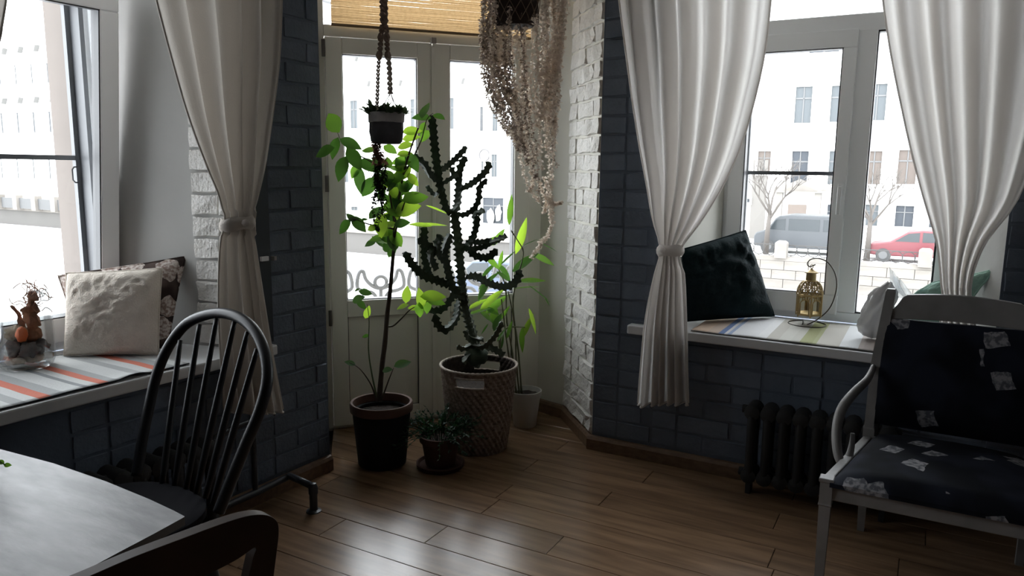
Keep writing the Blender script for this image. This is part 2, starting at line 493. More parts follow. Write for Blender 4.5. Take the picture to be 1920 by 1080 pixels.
# pier between left window and door: sides 0 blue, 1 plaster
pier = [LW.w(LE0, 0), LW.w(LE1, WD), LW.w(LE1, WD + .09), LW.w(LE2, WD + .09), LW.w(LE2, TH), DW.w(-.35, .22), DW.w(-.05, .22), DW.w(-.05, 0) , DL_ + DW.d * -.05, LW.w(0, 0)]
pier = [LW.w(LE0, 0), LW.w(LE1, WD), LW.w(LE1, WD + .09), LW.w(LE2, WD + .09), LW.w(LE2, TH), DW.w(-.30, .22), DW.w(-.04, .22), DW.w(-.04, 0), LW.w(0, 0)]
pier = pier[::-1]
sides = []
for i in range(len(pier)):
    a = pier[i]; b = pier[(i + 1) % len(pier)]
    sides.append(0 if (a - LW.w(0, 0)).length < 1e-6 and (b - LW.w(LE0, 0)).length < 1e-6 else (0 if (b - LW.w(0, 0)).length < 1e-6 and (a - LW.w(LE0, 0)).length < 1e-6 else 1))
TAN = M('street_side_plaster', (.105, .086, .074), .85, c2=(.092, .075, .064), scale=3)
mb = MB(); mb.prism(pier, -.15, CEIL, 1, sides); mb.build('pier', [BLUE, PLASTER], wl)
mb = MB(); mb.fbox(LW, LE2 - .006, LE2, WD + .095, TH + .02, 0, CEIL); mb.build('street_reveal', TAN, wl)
mb = MB(); mb.fbox(LW, LF0, LE0, 0, .45, 0, SILL - .045); mb.fbox(LW, LF0, LE0 , .45, TH, 0, SILL - .045); mb.build('apron', BLUE, wl)
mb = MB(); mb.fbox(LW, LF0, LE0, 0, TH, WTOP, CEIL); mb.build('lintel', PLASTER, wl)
farp = [LW.w(-5.6, 0), LW.w(LF0, 0), LW.w(LF1, WD), LW.w(LF1, TH), LW.w(-5.6, TH)]
mb = MB(); mb.prism(farp[::-1], 0, CEIL); mb.build('pier', BLUE, wl)
# right
pr = [P_, RW.w(RE0, 0), RW.w(RE1, WD), RW.w(RE1, WD + .09), RW.w(RE1 + .05, WD + .09), RW.w(RE1 + .05, TH), DW.w(1.44, .22), DW.w(1.18, .22), DW.w(1.18, 0), DR_, PB_ + V((.012, .004, 0)), PB_]
sides = [0] + [1] * (len(pr) - 1)
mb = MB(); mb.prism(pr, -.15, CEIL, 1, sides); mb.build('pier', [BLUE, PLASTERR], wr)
mb = MB(); mb.fbox(RW, RE0, RF0, 0, TH, 0, SILL - .045); mb.build('apron', BLUE, wr)
mb = MB(); mb.fbox(RW, RE0, RF0, 0, TH, WTOP, CEIL); mb.build('lintel', PLASTER, wr)
frp = [RW.w(RF0, 0), RW.w(4.6, 0), RW.w(4.6, TH), RW.w(RF1 - .05, TH), RW.w(RF1 - .05, WD + .09), RW.w(RF1, WD + .09), RW.w(RF1, WD)]
mb = MB(); mb.prism(frp[::-1], 0, CEIL, 1, [1] * (len(frp) - 1) + [1]); 
mb = MB(); mb.prism(frp, 0, CEIL, 1, [0] + [1] * (len(frp) - 1)); mb.build('pier', [BLUE, PLASTER], wr)
mb = MB(); mb.prism([DW.w(-.06, 0), DW.w(1.18, 0), DW.w(1.18, .22), DW.w(-.06, .22)], 2.62, CEIL); mb.prism([B_, P_, DW.w(1.18, 0), DW.w(-.06, 0)], 2.66, CEIL); mb.build('lintel', PLASTER, wr)
# the unseen rest of the room
mb = MB(); mb.slab([Lend, Lend + V((0, 0, CEIL)), back + V((0, 0, CEIL)), back], (back - Lend).cross(V((0, 0, 1))).normalized() * .2)
tag(mb.build('wall_back', BACKW), 'plain wall closing the room at its rear', 'wall', kind='structure')
mb = MB(); mb.slab([back, back + V((0, 0, CEIL)), Rend + V((0, 0, CEIL)), Rend], (Rend - back).cross(V((0, 0, 1))).normalized() * .2)
tag(mb.build('wall_side', BACKW), 'plain wall closing the room beyond the armchair', 'wall', kind='structure')

# ------------------------------------------------------------------ bricks (own pieces of the walls)
BR_H, BR_J = .076, .009
def brick_mesh(L, seed, mat, amp=.004):
    rnd = random.Random(seed)
    H, D = BR_H, .0062
    nx = 4 if L > .16 else 2; nz = 2
    mb = MB(); vs = []; fs = []
    rows = []
    def jit(a): return rnd.uniform(-a, a)
    for j in range(nz + 3):
        row = []
        for i in range(nx + 3):
            edge = i in (0, nx + 2) or j in (0, nz + 2)
            ii = min(max(i - 1, 0), nx) / nx; jj = min(max(j - 1, 0), nz) / nz
            ins = .003
            x = -L / 2 + ins + ii * (L - 2 * ins); z = -H / 2 + ins + jj * (H - 2 * ins)
            y = -D + jit(amp * .7)
            if edge:
                y = .003
                x = -L / 2 if i == 0 else (L / 2 if i == nx + 2 else x)
                z = -H / 2 if j == 0 else (H / 2 if j == nz + 2 else z)
            row.append((x + jit(amp), y, z + jit(amp)))
        rows.append(row)
    mb.grid(rows)
    me = mesh_only(mb, 'brick', mat, amp < .004)
    if amp < .004: me.set_sharp_from_angle(angle=R_(40))
    bm = bmesh.new(); bm.from_mesh(me); bmesh.ops.recalc_face_normals(bm, faces=bm.faces[:])
    if sum(f.normal.y for f in bm.faces) > 0: bmesh.ops.reverse_faces(bm, faces=bm.faces[:])
    bm.to_mesh(me); bm.free()
    return me
def brick_set(mat, amp):
    return {k: [brick_mesh(L, 100 + k * 10 + i, mat, amp) for i in range(5)] for k, L in ((0, .112), (1, .232))}
BS_BLUE = brick_set(BLUEB, .0022)
BS_WHITE = brick_set(WHITEB, .0048)
def lay(parent, x0, x1, z0, z1, bset, tf=lambda x, z: ((x, 0, z), 0), phase=0, skip=0.0):
    ys = 1.7 if bset is BS_WHITE else 1
    """courses of long and short bricks between x0 and x1"""
    k = 0; z = z0
    while z + BR_H <= z1 + .02:
        x = x0 - (.0 if (k + phase) % 2 else .122)
        lng = (k + phase) % 2 == 0
        i = 0
        while x < x1 - .02:
            L = .244 if (lng ^ (i % 3 == 2)) else .124
            a = max(x, x0); b = min(x + L, x1)
            w = b - a - BR_J
            if w > .035 and random.random() >= skip:
                t = 1 if w > .16 else 0
                full = .232 if t else .112
                pos, rz = tf((a + b) / 2, z + BR_H / 2)
                piece('brick', random.choice(bset[t]), parent, pos, (random.uniform(-.012, .012), random.uniform(-.02, .02), rz), (w / full, random.uniform(.6, 1.25) * ys, 1))
            x += L; i += 1
        z += BR_H + BR_J; k += 1
lay(wl, LE0 + .004, -.004, .085, 2.45, BS_BLUE)
lay(wl, LF0 + .7, LE0, .085, .60, BS_BLUE, phase=1)
lay(wr, .004, RE0 - .004, .085, 2.45, BS_BLUE)
lay(wr, RE0, RF0, .085, .60, BS_BLUE, phase=1)
lay(wr, RF0 + .004, 1.95, .085, 2.2, BS_BLUE)
def reveal_tf(fr, p, q):
    """bricks laid on the face running from p to q (world points), in the wall's own coordinates"""
    a = fr.loc(p); b = fr.loc(q); d = (b - a).normalized(); rz = math.atan2(d.y, d.x)
    def tf(x, z): return ((a.x + d.x * x, a.y + d.y * x, z), rz)
    return tf, (b - a).length
tf, ln = reveal_tf(RW, PB_, P_)
lay(wr, 0.0, ln - .002, .085, 2.45, BS_WHITE, tf)
tf, ln = reveal_tf(LW, LW.w(LE1, WD), LW.w(LE0, 0))
lay(wl, ln - .20, ln - .002, SILL + .01, 2.4, BS_WHITE, tf)
tf, ln = reveal_tf(RW, RW.w(RE0, 0), RW.w(RE1, WD))
lay(wr, .002, .2, SILL + .01, 2.4, BS_WHITE, tf)

# skirting boards
def skirting(name, label, p, q, inward):
    d = (q - p).normalized(); n = inward.normalized()
    mb = MB()
    prof = [(0, 0), (.022, 0), (.022, .052), (.014, .066), (0, .07)]
    mb.slab([p + n * a + V((0, 0, b)) for a, b in prof], q - p)
    return tag(mb.build(name, SKIRT), label, 'skirting', kind='structure')
skirting('baseboard_left', 'brown wooden skirting under the blue pier by the balcony door', LW.w(-5.5, 0), LW.w(.0, 0), -LW.n)
skirting('baseboard_right', 'brown wooden skirting along the wall behind the armchair', RW.w(-.02, 0), RW.w(4.5, 0), -RW.n)
nr = V((-(P_ - PB_).y, (P_ - PB_).x, 0)).normalized()
if nr.x > 0: nr = -nr
skirting('baseboard_niche', 'brown wooden skirting at the foot of the white brick reveal', PB_, P_ , nr)
n2 = V((-(PB_ - DR_).y, (PB_ - DR_).x, 0)).normalized()
if n2.y > 0: n2 = -n2
skirting('baseboard_recess', 'short brown skirting beside the white flowerpot and balcony door', DR_ + (PB_ - DR_) * .1, PB_, n2)

# ------------------------------------------------------------------ window sills
def sill(name, label, fr, x0, x1, e0, f0, e1, f1):
    poly = [fr.w(x0, -.06), fr.w(x1, -.06), fr.w(x1, -.001), fr.w(f0, -.001), fr.w(f1, WD + .02), fr.w(e1, WD + .02), fr.w(e0, -.001), fr.w(x0, -.001)]
    mb = MB(); mb.prism(poly, SILL - .042, SILL)
    return tag(mb.build(name, SILLM, bevel=.006), label, 'window sill', kind='structure')
xl0 = LW.px(521, 652, -.06)[0]
sill('trim_1', 'deep white sill under the left window with the linen cushion', LW, -2.0, xl0, LF0 + .003, LE0 - .003, LF1 + .003, LE1 - .003)
sill('trim_2', 'deep white sill under the right window with the lantern', RW, RW.px(1175, 618, -.06)[0], 1.75, RE0 + .003, RF0 - .003, RE1 + .003, RF1 - .003)

# ------------------------------------------------------------------ windows
def ring(mb, fr, x0, x1, z0, z1, w, y0, y1, f=None, wz=None):
    """rectangular frame of four bars; f maps (x, y, z)"""
    wz = wz or w
    for a in ((x0, x1, z0, z0 + wz), (x0, x1, z1 - wz, z1), (x0, x0 + w, z0 + wz, z1 - wz), (x1 - w, x1, z0 + wz, z1 - wz)):
        mb.fbox(fr, a[0], a[1], y0, y1, a[2], a[3])
def window(name, label, fr, mp, tilt):
    root = thing(name, label, 'window', fr.w(mp(.95), WD, SILL), fr.rz, kind='structure')
    def X(a, b): return min(mp(a), mp(b)), max(mp(a), mp(b))
    y0 = WD + .02
    mb = MB()
    ring(mb, fr, *X(.445, 1.455), SILL - .0, WTOP, .05, y0, y0 + .07)
    mb.fbox(fr, *X(1.013, 1.095), y0 - .004, y0 + .07, SILL + .05, 2.006)
    mb.fbox(fr, *X(.495, 1.405), y0 - .003, y0 + .068, 2.0, 2.077)
    mb.build('frame', PVC, root, bevel=.005)
    mb = MB(); ring(mb, fr, *X(1.092, 1.405), SILL + .05, 2.0, .008, y0 + .005, y0 + .05); mb.build('gasket', GASKET, root)
    mb = MB(); mb.fbox(fr, *X(1.09, 1.41), y0 + .028, y0 + .036, SILL + .05, 2.003); mb.build('pane', GLASS, root)
    mb = MB(); mb.fbox(fr, *X(.49, 1.41), y0 + .028, y0 + .036, 2.07, WTOP - .045); mb.build('pane', GLASS, root)
    # opening sash, turned in about its lower edge when tilted
    ca, sa = math.cos(tilt), math.sin(tilt)
    def T(m):
        z0 = SILL + .035; yy = y0
        for i, p in enumerate(m.v):
            q = fr.loc(V(p)); y = q.y - yy; z = q.z - z0
            m.v[i] = tuple(fr.w(q.x, yy + y * ca - z * sa, z0 + y * sa + z * ca))
        return m
    ys = y0 - .022
    mb = MB(); x0, x1 = X(.47, 1.016)
    gx0, gx1 = X(.543, .957)
    mb.fbox(fr, x0, x1, ys, ys + .06, SILL + .035, .787); mb.fbox(fr, x0, x1, ys, ys + .06, 1.929, 2.01)
    mb.fbox(fr, x0, gx0, ys, ys + .06, .787, 1.929); mb.fbox(fr, gx1, x1, ys, ys + .06, .787, 1.929)
    sash = T(mb).build('sash', PVC, root, bevel=.005)
    mb = MB(); ring(mb, fr, gx0 - .002, gx1 + .002, .785, 1.931, .006, ys + .004, ys + .05); T(mb).build('gasket', GASKET, sash)
    mb = MB(); mb.fbox(fr, gx0 - .003, gx1 + .003, ys + .026, ys + .034, .784, 1.932); T(mb).build('pane', GLASS, sash)
    hx = mp(.992)
    mb = MB(); mb.fbox(fr, hx - .013, hx + .013, ys - .010, ys, 1.255, 1.315); mb.fbox(fr, hx - .008, hx + .008, ys - .035, ys - .008, 1.28, 1.30)
    mb.fbox(fr, hx - .009, hx + .009, ys - .040, ys - .026, 1.17, 1.302); T(mb).build('handle', PVC, sash, bevel=.004)
    # insect screen frame outside
    mb = MB(); sx0, sx1 = X(.527, .972); ring(mb, fr, sx0, sx1, .74, 1.98, .022, y0 + .062, y0 + .085)
    if tilt: mb.fbox(fr, sx1 - .005, sx1 + .012, y0 - .002, y0 + .075, .70, 2.0)  # dark bar covering the white jamb, stands in for the jamb's shade
    bz = 1.385 if tilt else 1.36
    mb.fbox(fr, sx0, sx1, y0 + .064, y0 + .082, bz - .009, bz + .009)
    s = mb.build('insect_screen', SCREEN, root)
    if tilt:
        cx = sx1 - .03
        mb = MB(); mb.tube([fr.w(cx + a, y0 + .062 , bz - .055 + b) for a, b in ((.012, .02), (0, .02), (-.008, .01), (-.008, -.03), (0, -.04), (.012, -.04))], .003, 6); mb.build('pull_tab', GASKET, s)
    return root
window('window_1', 'white plastic window tilted open beside the beige tied curtain', LW, lambda x: -(x - .45) - .605, R_(6.5))
window('window_2', 'white plastic window behind the gold lantern', RW, lambda x: x, 0)

# ------------------------------------------------------------------ balcony door with transom and blind
dr = thing('door_1', 'white double balcony door with tall panes behind the potted plants', 'door', DW.w(.55, 0, 0), DW.rz, kind='structure')
mb = MB()
mb.fbox(DW, -.045, .002, -.012, .10, 0, 2.62); mb.fbox(DW, 1.072, 1.15, -.012, .10, 0, 2.62)
mb.fbox(DW, .002, 1.072, -.012, .10, 1.992, 2.046); mb.fbox(DW, .002, 1.072, -.008, .10, 2.55, 2.62)
mb.fbox(DW, -.045, 1.15, -.004, .12, -.14, .02)
mb.build('frame', DOORW, dr, bevel=.004)
mb = MB(); mb.fbox(DW, 0, 1.074, .045, .053, 2.04, 2.56); mb.build('pane', GLASS, dr)
def leaf(x0, x1, g0, g1):
    z0, z1 = .018, 1.986
    mb = MB()
    for a in ((x0, g0, z0, z1), (g1, x1, z0, z1), (g0, g1, z0, .10), (g0, g1, .597, .685), (g0, g1, 1.909, z1)):
        mb.fbox(DW, a[0], a[1], -.03, .04, a[2], a[3])
    lf = mb.build('leaf', DOORW, dr, bevel=.004)
    mb = MB(); mb.fbox(DW, g0 - .004, g1 + .004, -.012, .025, .098, .60); mb.build('lower_panel', DOORW, lf)
    mb = MB(); ring(mb, DW, g0 - .001, g1 + .001, .098, .599, .005, -.0145, -.0115); ring(mb, DW, g0 - .002, g1 + .002, .684, 1.911, .006, -.02, .03); mb.build('gasket', GASKET, lf)
    mb = MB(); mb.fbox(DW, g0 - .003, g1 + .003, .0, .008, .683, 1.912); mb.build('pane', GLASS, lf)
    return lf
l1 = leaf(.004, .533, .085, .456); l2 = leaf(.538, 1.07, .627, .984)
mb = MB(); mb.fbox(DW, .528, .548, -.036, -.03, .03, 1.97); mb.build('cover_strip', DOORW, l2, bevel=.003)
mb = MB(); mb.fbox(DW, .526, .552, -.05, -.03, 1.985, 2.012); mb.build('latch', M('latch_grey', (.35, .33, .3), .4), dr)
for z in (1.93, .60, 1.28):
    mb = MB(); mb.tube([DW.w(-.004, -.04, z - .04), DW.w(-.004, -.04, z + .04)], .009, 10); mb.build('hinge', M('hinge_dark', (.10, .09, .08), .5), dr)
# woven blind: bundle of reeds with warp strings
BLIND = M_sheer('reed_blind', (.40, .28, .16), (.31, .205, .10), .55, c2=(.25, .175, .095), scale=60)
bl = thing('roller_blind', 'tan woven reed blind covering the transom above the balcony door', 'blind', DW.w(.54, -.03, 2.35), DW.rz)
bx0 = DW.px(621, 45, -.03)[0]; bx1 = 1.065
zb = 2.045
rr = random.Random(3)
z = zb; k = 0; reeds = []
while z < 2.52:
    h = rr.uniform(.0035, .006); 
    pts = [(bx0 + (bx1 - bx0) * t, -.030 + rr.uniform(-.0012, .0012), z + h / 2 + rr.uniform(-.0008, .0008)) for t in (0, .2, .4, .6, .8, 1)]
    reeds.append((pts, h)); z += h * .93
mb = MB()
for pts, h in reeds:
    rows = []
    for p in pts:
        rows.append([DW.w(p[0], p[1] + a * h * .5, p[2] + b * h * .55) for a, b in ((-.6, -1), (-1, 0), (-.6, 1))])
    mb.grid(rows)
mb.build('reed_panel', BLIND, bl, kind='stuff')
mb = MB(); mb.fbox(DW, bx0, bx1, -.036, -.026, zb - .008, zb + .004); mb.build('bottom_bar', M('blind_bar', (.22, .15, .08), .6), bl)
mb = MB(); mb.tube([DW.w(bx0 - .01, -.03, 2.54), DW.w(bx1 + .005, -.03, 2.54)], .022, 12); mb.build('roll', BLIND, bl)

# ------------------------------------------------------------------ curtains
CURT = M_sheer('linen_curtain', (.74, .70, .66), (.78, .755, .735), .56, wscale=260)
CURTL = M_sheer('beige_curtain', (.60, .555, .505), (.46, .43, .39), .30, wscale=260)
def curtain(name, label, fr, tab, z_extra, nf, seed, amp, tie_v, hem=True, off=.12, sharp=1.4, group=None, CURT=CURT):
    rnd = random.Random(seed)
    root = thing(name, label, 'curtain', fr.w(*(lambda q: (q[0], -off, q[1]))(fr.px((tab[-1][1] + tab[-1][2]) / 2, tab[-1][0], -off))), fr.rz, group)
    sv = [(t[0],) + fr.px(t[1], t[0], -off) + fr.px(t[2], t[0], -off) for t in tab]
    L = spline([(t[1], t[2]) for t in sv], 90); Rr = spline([(t[3], t[4]) for t in sv], 90)
    vs = [v for v in (spline([(t[0], 0) for t in sv], 90))]
    if z_extra:
        top = max(L[0].y, Rr[0].y)
        dl = L[0] - L[4]; d2 = Rr[0] - Rr[4]
        ext = 10; LL = []; RR = []; VV = []
        for k in range(ext):
            t = 1 - k / ext
            LL.append(V((L[0].x + dl.x / max(.01, dl.y) * (z_extra - L[0].y) * t * .8, L[0].y + (z_extra - L[0].y) * t, 0)))
            RR.append(V((Rr[0].x + d2.x / max(.01, d2.y) * (z_extra - Rr[0].y) * t * .5, Rr[0].y + (z_extra - Rr[0].y) * t, 0)))
            VV.append(V((vs[0].x - 400 * t, 0, 0)))
        L = LL + L; Rr = RR + Rr; vs = VV + vs
    nc = nf * 14
    ph = [rnd.uniform(-.6, .6) for _ in range(nf + 3)]; am = [rnd.uniform(.55, 1.25) for _ in range(nf + 3)]
    wd0 = max((Rr[i] - L[i]).length for i in range(len(L)))
    rows = []
    for i in range(len(L)):
        w = (Rr[i] - L[i]).length; squeeze = w / wd0
        dv = (vs[i].x - tie_v)
        a_ = amp * (.38 + .62 * min(1, squeeze * 1.3))
        row = []
        for j in range(nc + 1):
            t = j / nc
            tt = t + (.030 * math.sin(t * 9 + seed) + .022 * math.sin(t * 17 + seed * 2)) * (1 - abs(2 * t - 1))
            q = t * nf; kf = int(q); f = q - kf
            A = am[kf] + (am[kf + 1] - am[kf]) * f; P = ph[kf] + (ph[kf + 1] - ph[kf]) * f
            s = math.sin(2 * math.pi * q + P + .35 * math.sin(i * .05 + kf))
            s = math.copysign(abs(s) ** (1 / sharp), s)
            y = -off + a_ * A * s * .5 * min(1, 6 * min(t, 1 - t) + .35)
            y += .012 * math.sin(5 * t + i * .06 + seed)
            if abs(dv) < 25: y += .006 * math.sin(40 * t + 3) - .010
            p = L[i].lerp(Rr[i], tt)
            row.append(fr.w(p.x, y, p.y))
        rows.append(row)
    mb = MB(); mb.grid(rows); mb.build('cloth', CURT, root, smooth=True)
    # hem seams down both edges and along the bottom
    mb = MB()
    for j in (0, nc): mb.tube([r[j] for r in rows[::3]], .004, 6)
    mb.tube([p for p in rows[-1]], .004, 5)
    mb.build('hem', CURT, root, smooth=True)
    # tie band
    k = min(range(len(vs)), key=lambda i: abs(vs[i].x - tie_v))
    band = []
    for dk, g in ((-2, .0), (-1, .008), (0, .010), (1, .009), (2, .0)):
        c = L[k].lerp(Rr[k], .5); hw = (Rr[k] - L[k]).length / 2 + .004 + g; hd = amp * .30 + .014 + g
        tz = (L[k].y + Rr[k].y) / 2 - dk * .012
        band.append([fr.w(c.x + hw * math.cos(q), -off - .004 + hd * math.sin(q), tz + .006 * math.cos(q + 1) + .003 * math.sin(4 * q + dk)) for q in [2 * math.pi * m / 26 for m in range(26)]])
    mb = MB(); mb.grid(band, wrap=True); tb = mb.build('tie_band', CURT, root, smooth=True)
    c = band[2][20]
    mb = MB(); mb.lathe([(.001, -.014), (.012, -.008), (.016, 0), (.012, .01), (.001, .015)], fr.w(*(lambda q: (q.x - .02, q.y - .01, q.z))(fr.loc(V(c)))), 10); mb.build('knot', CURT, tb, smooth=True)
    return root
curtain('curtain', 'beige linen curtain tied back beside the left window, behind the black chair', LW,
        [(0, 290, 528), (110, 318, 522), (220, 350, 507), (310, 384, 492), (370, 410, 478), (415, 419, 468), (470, 414, 478), (580, 412, 497), (680, 416, 515), (773, 421, 533)], 2.5, 5, 3, .085, 418, sharp=1.3, CURT=CURTL)
curtain('curtain', 'beige linen curtain hanging on the near side of the left window', LW,
        [(0, -330, 14), (45, -320, 4), (90, -300, -10), (250, -280, -70), (420, -250, -190), (560, -260, -180), (700, -280, -150)], 2.5, 7, 9, .06, 420, CURT=CURTL)
curtain('curtain', 'pale curtain knotted between white brick corner and teal cushion', RW,
        [(0, 1160, 1448), (100, 1172, 1436), (190, 1183, 1416), (275, 1196, 1390), (345, 1209, 1358), (410, 1221, 1318), (470, 1238, 1277), (520, 1226, 1283), (600, 1211, 1287), (690, 1203, 1290), (758, 1198, 1293)], 2.5, 6, 5, .13, 472)
curtain('curtain', 'pale curtain tied behind the white armchair, right of the bag', RW,
        [(0, 1655, 2010), (100, 1670, 1990), (200, 1690, 1965), (290, 1710, 1940), (380, 1734, 1905), (450, 1755, 1852), (500, 1762, 1829), (535, 1765, 1821), (568, 1768, 1820), (620, 1760, 1830), (700, 1748, 1850), (800, 1740, 1860)], 2.5, 5, 12, .15, 568)
mb = MB(); mb.fbox(LW, -2.4, -.1, -.14, -.10, 2.49, 2.53); tr = tag(mb.build('trim_3', PVC), 'white ceiling track carrying the left curtains', 'curtain track', kind='structure')
mb = MB(); mb.fbox(RW, -.05, 2.2, -.14, -.10, 2.49, 2.53); tag(mb.build('trim_4', PVC), 'white ceiling track carrying the right curtains', 'curtain track', kind='structure')
mb = MB(); mb.fbox(LW, -.385, -.315, -.022, -.0, .66, 2.45)
pc = mb.build('trim_5', M('navy_cover', (.022, .030, .042), .55)); tag(pc, 'dark navy vertical cover strip with white clip beside the left curtain', 'cover strip', kind='structure')
cx, cz = LW.px(494, 485, -.024); mb = MB(); mb.fbox(LW, cx - .016, cx + .018, -.034, -.021, cz - .009, cz + .009); mb.build('clip', PVC, pc)
cx, cz = LW.px(511, 484, -.012); mb = MB(); mb.fbox(LW, cx - .006, cx + .006, -.03, -.004, cz - .008, cz + .008); mb.build('clip', M('latch_grey', (.3, .3, .3)), pc)
#@@OBJECTS
# ------------------------------------------------------------------ radiators and pipes
IRON = M('dark_iron', (.009, .0095, .010), .7, c2=(.014, .014, .014), scale=10, bump=.2)
def radiator(label, fr, x0, n, z0, z1, y=-.12, group=None):
    root = thing('radiator', label, 'radiator', fr.w(x0, y, 0), fr.rz, group)
    pitch = .064
    for i in range(n):
        x = x0 + pitch * (i + .5)
        mb = MB()
        for dy in (-.042, .042):
            pts = [fr.w(x, y + dy, z0 + .03), fr.w(x, y + dy, z0 + .07), fr.w(x, y + dy, (z0 + z1) / 2), fr.w(x, y + dy, z1 - .07), fr.w(x, y + dy, z1 - .03)]
            mb.tube(pts, [.014, .019, .018, .019, .014], 10)
        for z in (z0 + .035, z1 - .035):
            mb.tube([fr.w(x, y - .058, z), fr.w(x, y - .05, z), fr.w(x, y + .05, z), fr.w(x, y + .058, z)], [.014, .032, .032, .014], 12)
        mb.build('column', IRON, root, smooth=40)
    mb = MB()
    for z in (z0 + .035, z1 - .035):
        mb.tube([fr.w(x0 - .015, y, z), fr.w(x0 + n * pitch + .015, y, z)], .018, 10)
    mb.build('header_pipe', IRON, root, smooth=40)
    for dx in (.03, n * pitch - .03):
        mb = MB(); mb.fbox(fr, x0 + dx - .01, x0 + dx + .01, y - .03, y + .03, 0, z0 + .012); mb.build('foot', IRON, root)
    return root
rxr = RW.px(1395, 800, -.15)[0]
radiator('dark cast-iron radiator on the blue wall under the lantern window', RW, rxr, 9, .05, .40)
rxl = LW.px(392, 830, -.12)[0]
radiator('dark cast-iron radiator behind the black chair under the left sill', LW, rxl - .064 * 10, 10, .05, .405)
PIPE = M('pipe_paint', (.030, .034, .040), .4)
hp = thing('heating_pipe', 'dark heating pipe running along the left skirting and turning into the room', 'pipe', LW.w(-.35, -.06, 0), LW.rz)
vx = LW.px(476, 850, -.05)[0]
mb = MB(); mb.tube(spline([LW.w(rxl + .02, -.12, .37), LW.w(rxl + .06, -.08, .372), LW.w(vx - .04, -.05, .372), LW.w(vx - .008, -.05, .365), LW.w(vx, -.05, .33), LW.w(vx, -.05, .2), LW.w(vx, -.05, .085)], 40), .011, 10); mb.build('riser', PIPE, hp, smooth=True)
px0 = LW.px(540, 900, -.055)[0]
ez = flat(587, 912, .105)
mb = MB(); mb.tube(spline([LW.w(rxl - .02, -.06, .075), LW.w(-.6, -.055, .075), LW.w(vx, -.055, .075), LW.w(px0 - .03, -.055, .08), LW.w(px0, -.065, .088)], 24) + [ez + (LW.w(px0, -.065, .09) - ez) * .12], .014, 10); mb.build('pipe_run', PIPE, hp, smooth=True)
mb = MB(); mb.lathe([(.016, 0), (.016, .075), (.019, .076), (.019, .10), (.012, .118), (.001, .122)], (ez.x, ez.y, 0), 14); mb.build('drain_elbow', PIPE, hp, smooth=35)
mb = MB(); mb.lathe([(.03, .0), (.03, .004), (.018, .008)], (ez.x, ez.y, 0), 16); mb.build('floor_rose', PIPE, hp)

# ------------------------------------------------------------------ cushions and runners
def cushion(name, label, mat, bl, br, tl, tr, thick, seed, wr=.010, pinch=.06, piping=None, n=26):
    """stuffed square between four corners; thickness falls to the seam; creased"""
    rnd = random.Random(seed)
    bl, br, tl, tr = [V(p) for p in (bl, br, tl, tr)]
    nrm = (br - bl).cross(tl - bl).normalized()
    root = thing(name, label, 'cushion', (bl + br) / 2)
    front = []; backr = []
    off = V((rnd.uniform(0, 9), rnd.uniform(0, 9), 0))
    for j in range(n + 1):
        a = []; b = []
        for i in range(n + 1):
            s = i / n; t = j / n
            e = pinch
            ss = s + e * (s - .5) * -(4 * t * (1 - t)) * .5 * 1.0
            tt = t + e * (t - .5) * -(4 * s * (1 - s)) * .5
            p = bl.lerp(br, ss).lerp(tl.lerp(tr, ss), tt)
            h = (max(0, 16 * s * (1 - s) * t * (1 - t))) ** .42 * thick * .5
            edge = min(1, 8 * min(s, 1 - s, t, 1 - t))
            q = V((s * 5.5, t * 5.5, 0)) + off
            w = noise.noise(q) * wr + (abs(noise.noise(q * 1.7 + V((3, 1, 2)))) - .25) * -wr * 2.2 * (.5 + t) + noise.noise(V((s * 3 + t * 9, t * 3 - s * 2, 5)) + off) * wr * .6
            jag = edge < .2 and noise.noise(q * 3) * .003 or 0
            a.append(p + nrm * (h + w * edge + jag)); b.append(p - nrm * (h * .9 + w * edge * .5))
        front.append(a); backr.append(b)
    mb = MB(); mb.grid(front); mb.grid(backr)
    mb.build('cover', mat, root, smooth=True)
    rim = [front[0][i] for i in range(n + 1)] + [front[j][n] for j in range(1, n + 1)] + [front[n][i] for i in range(n - 1, -1, -1)] + [front[j][0] for j in range(n - 1, -1, -1)]
    rb = [backr[0][i] for i in range(n + 1)] + [backr[j][n] for j in range(1, n + 1)] + [backr[n][i] for i in range(n - 1, -1, -1)] + [backr[j][0] for j in range(n - 1, -1, -1)]
    mb = MB(); mb.tube([(p + q) / 2 for p, q in zip(rim, rb)], .0035 if not piping else .005, 6, cap=False); mb.build('seam', piping or mat, root, smooth=True)
    return root
def stand_plane(p1, p2, lean):
    """plane through a bottom edge, leaning away from the camera by the angle"""
    a = (p2 - p1).normalized(); h = a.cross(V((0, 0, 1)))
    if h.dot(p1 - CAM) < 0: h = -h
    up = V((0, 0, 1)) * math.cos(lean) + h * math.sin(lean)
    return p1, a.cross(up).normalized()
ZR = SILL + .006
LINEN = M('linen_cushion', (.70, .63, .55), .95, c2=(.60, .54, .47), scale=18, bump=.5, bscale=170, spec=.1, sheen=.2)
FLORAL = M_blotch('floral_cushion', (.045, .032, .028), (.62, .56, .52), (.30, .22, .19), 12, .50, metric='EUCLIDEAN', keep=.80)
VELVET = M('teal_velvet', (.003, .0105, .0125), .85, c2=(.006, .017, .020), scale=6, bump=.25, bscale=90, spec=.15, sheen=.02)
GREEN = M('sage_cushion', (.27, .42, .34), .9, c2=(.20, .33, .27), scale=12, bump=.4, bscale=80)
p1, p2 = flat(120, 666, ZR + .006), flat(297, 664, ZR + .006)
pl = stand_plane(p1, p2, R_(16))
cushion('linen_cushion', 'cream linen cushion standing on the striped runner beside the glass jar', LINEN, p1, p2, on_plane(124, 512, *pl), on_plane(304, 503, *pl), .12, 4, .0055, .05, n=44)
q1, q2 = flat(118, 652, ZR + .004), flat(322, 650, ZR + .004)
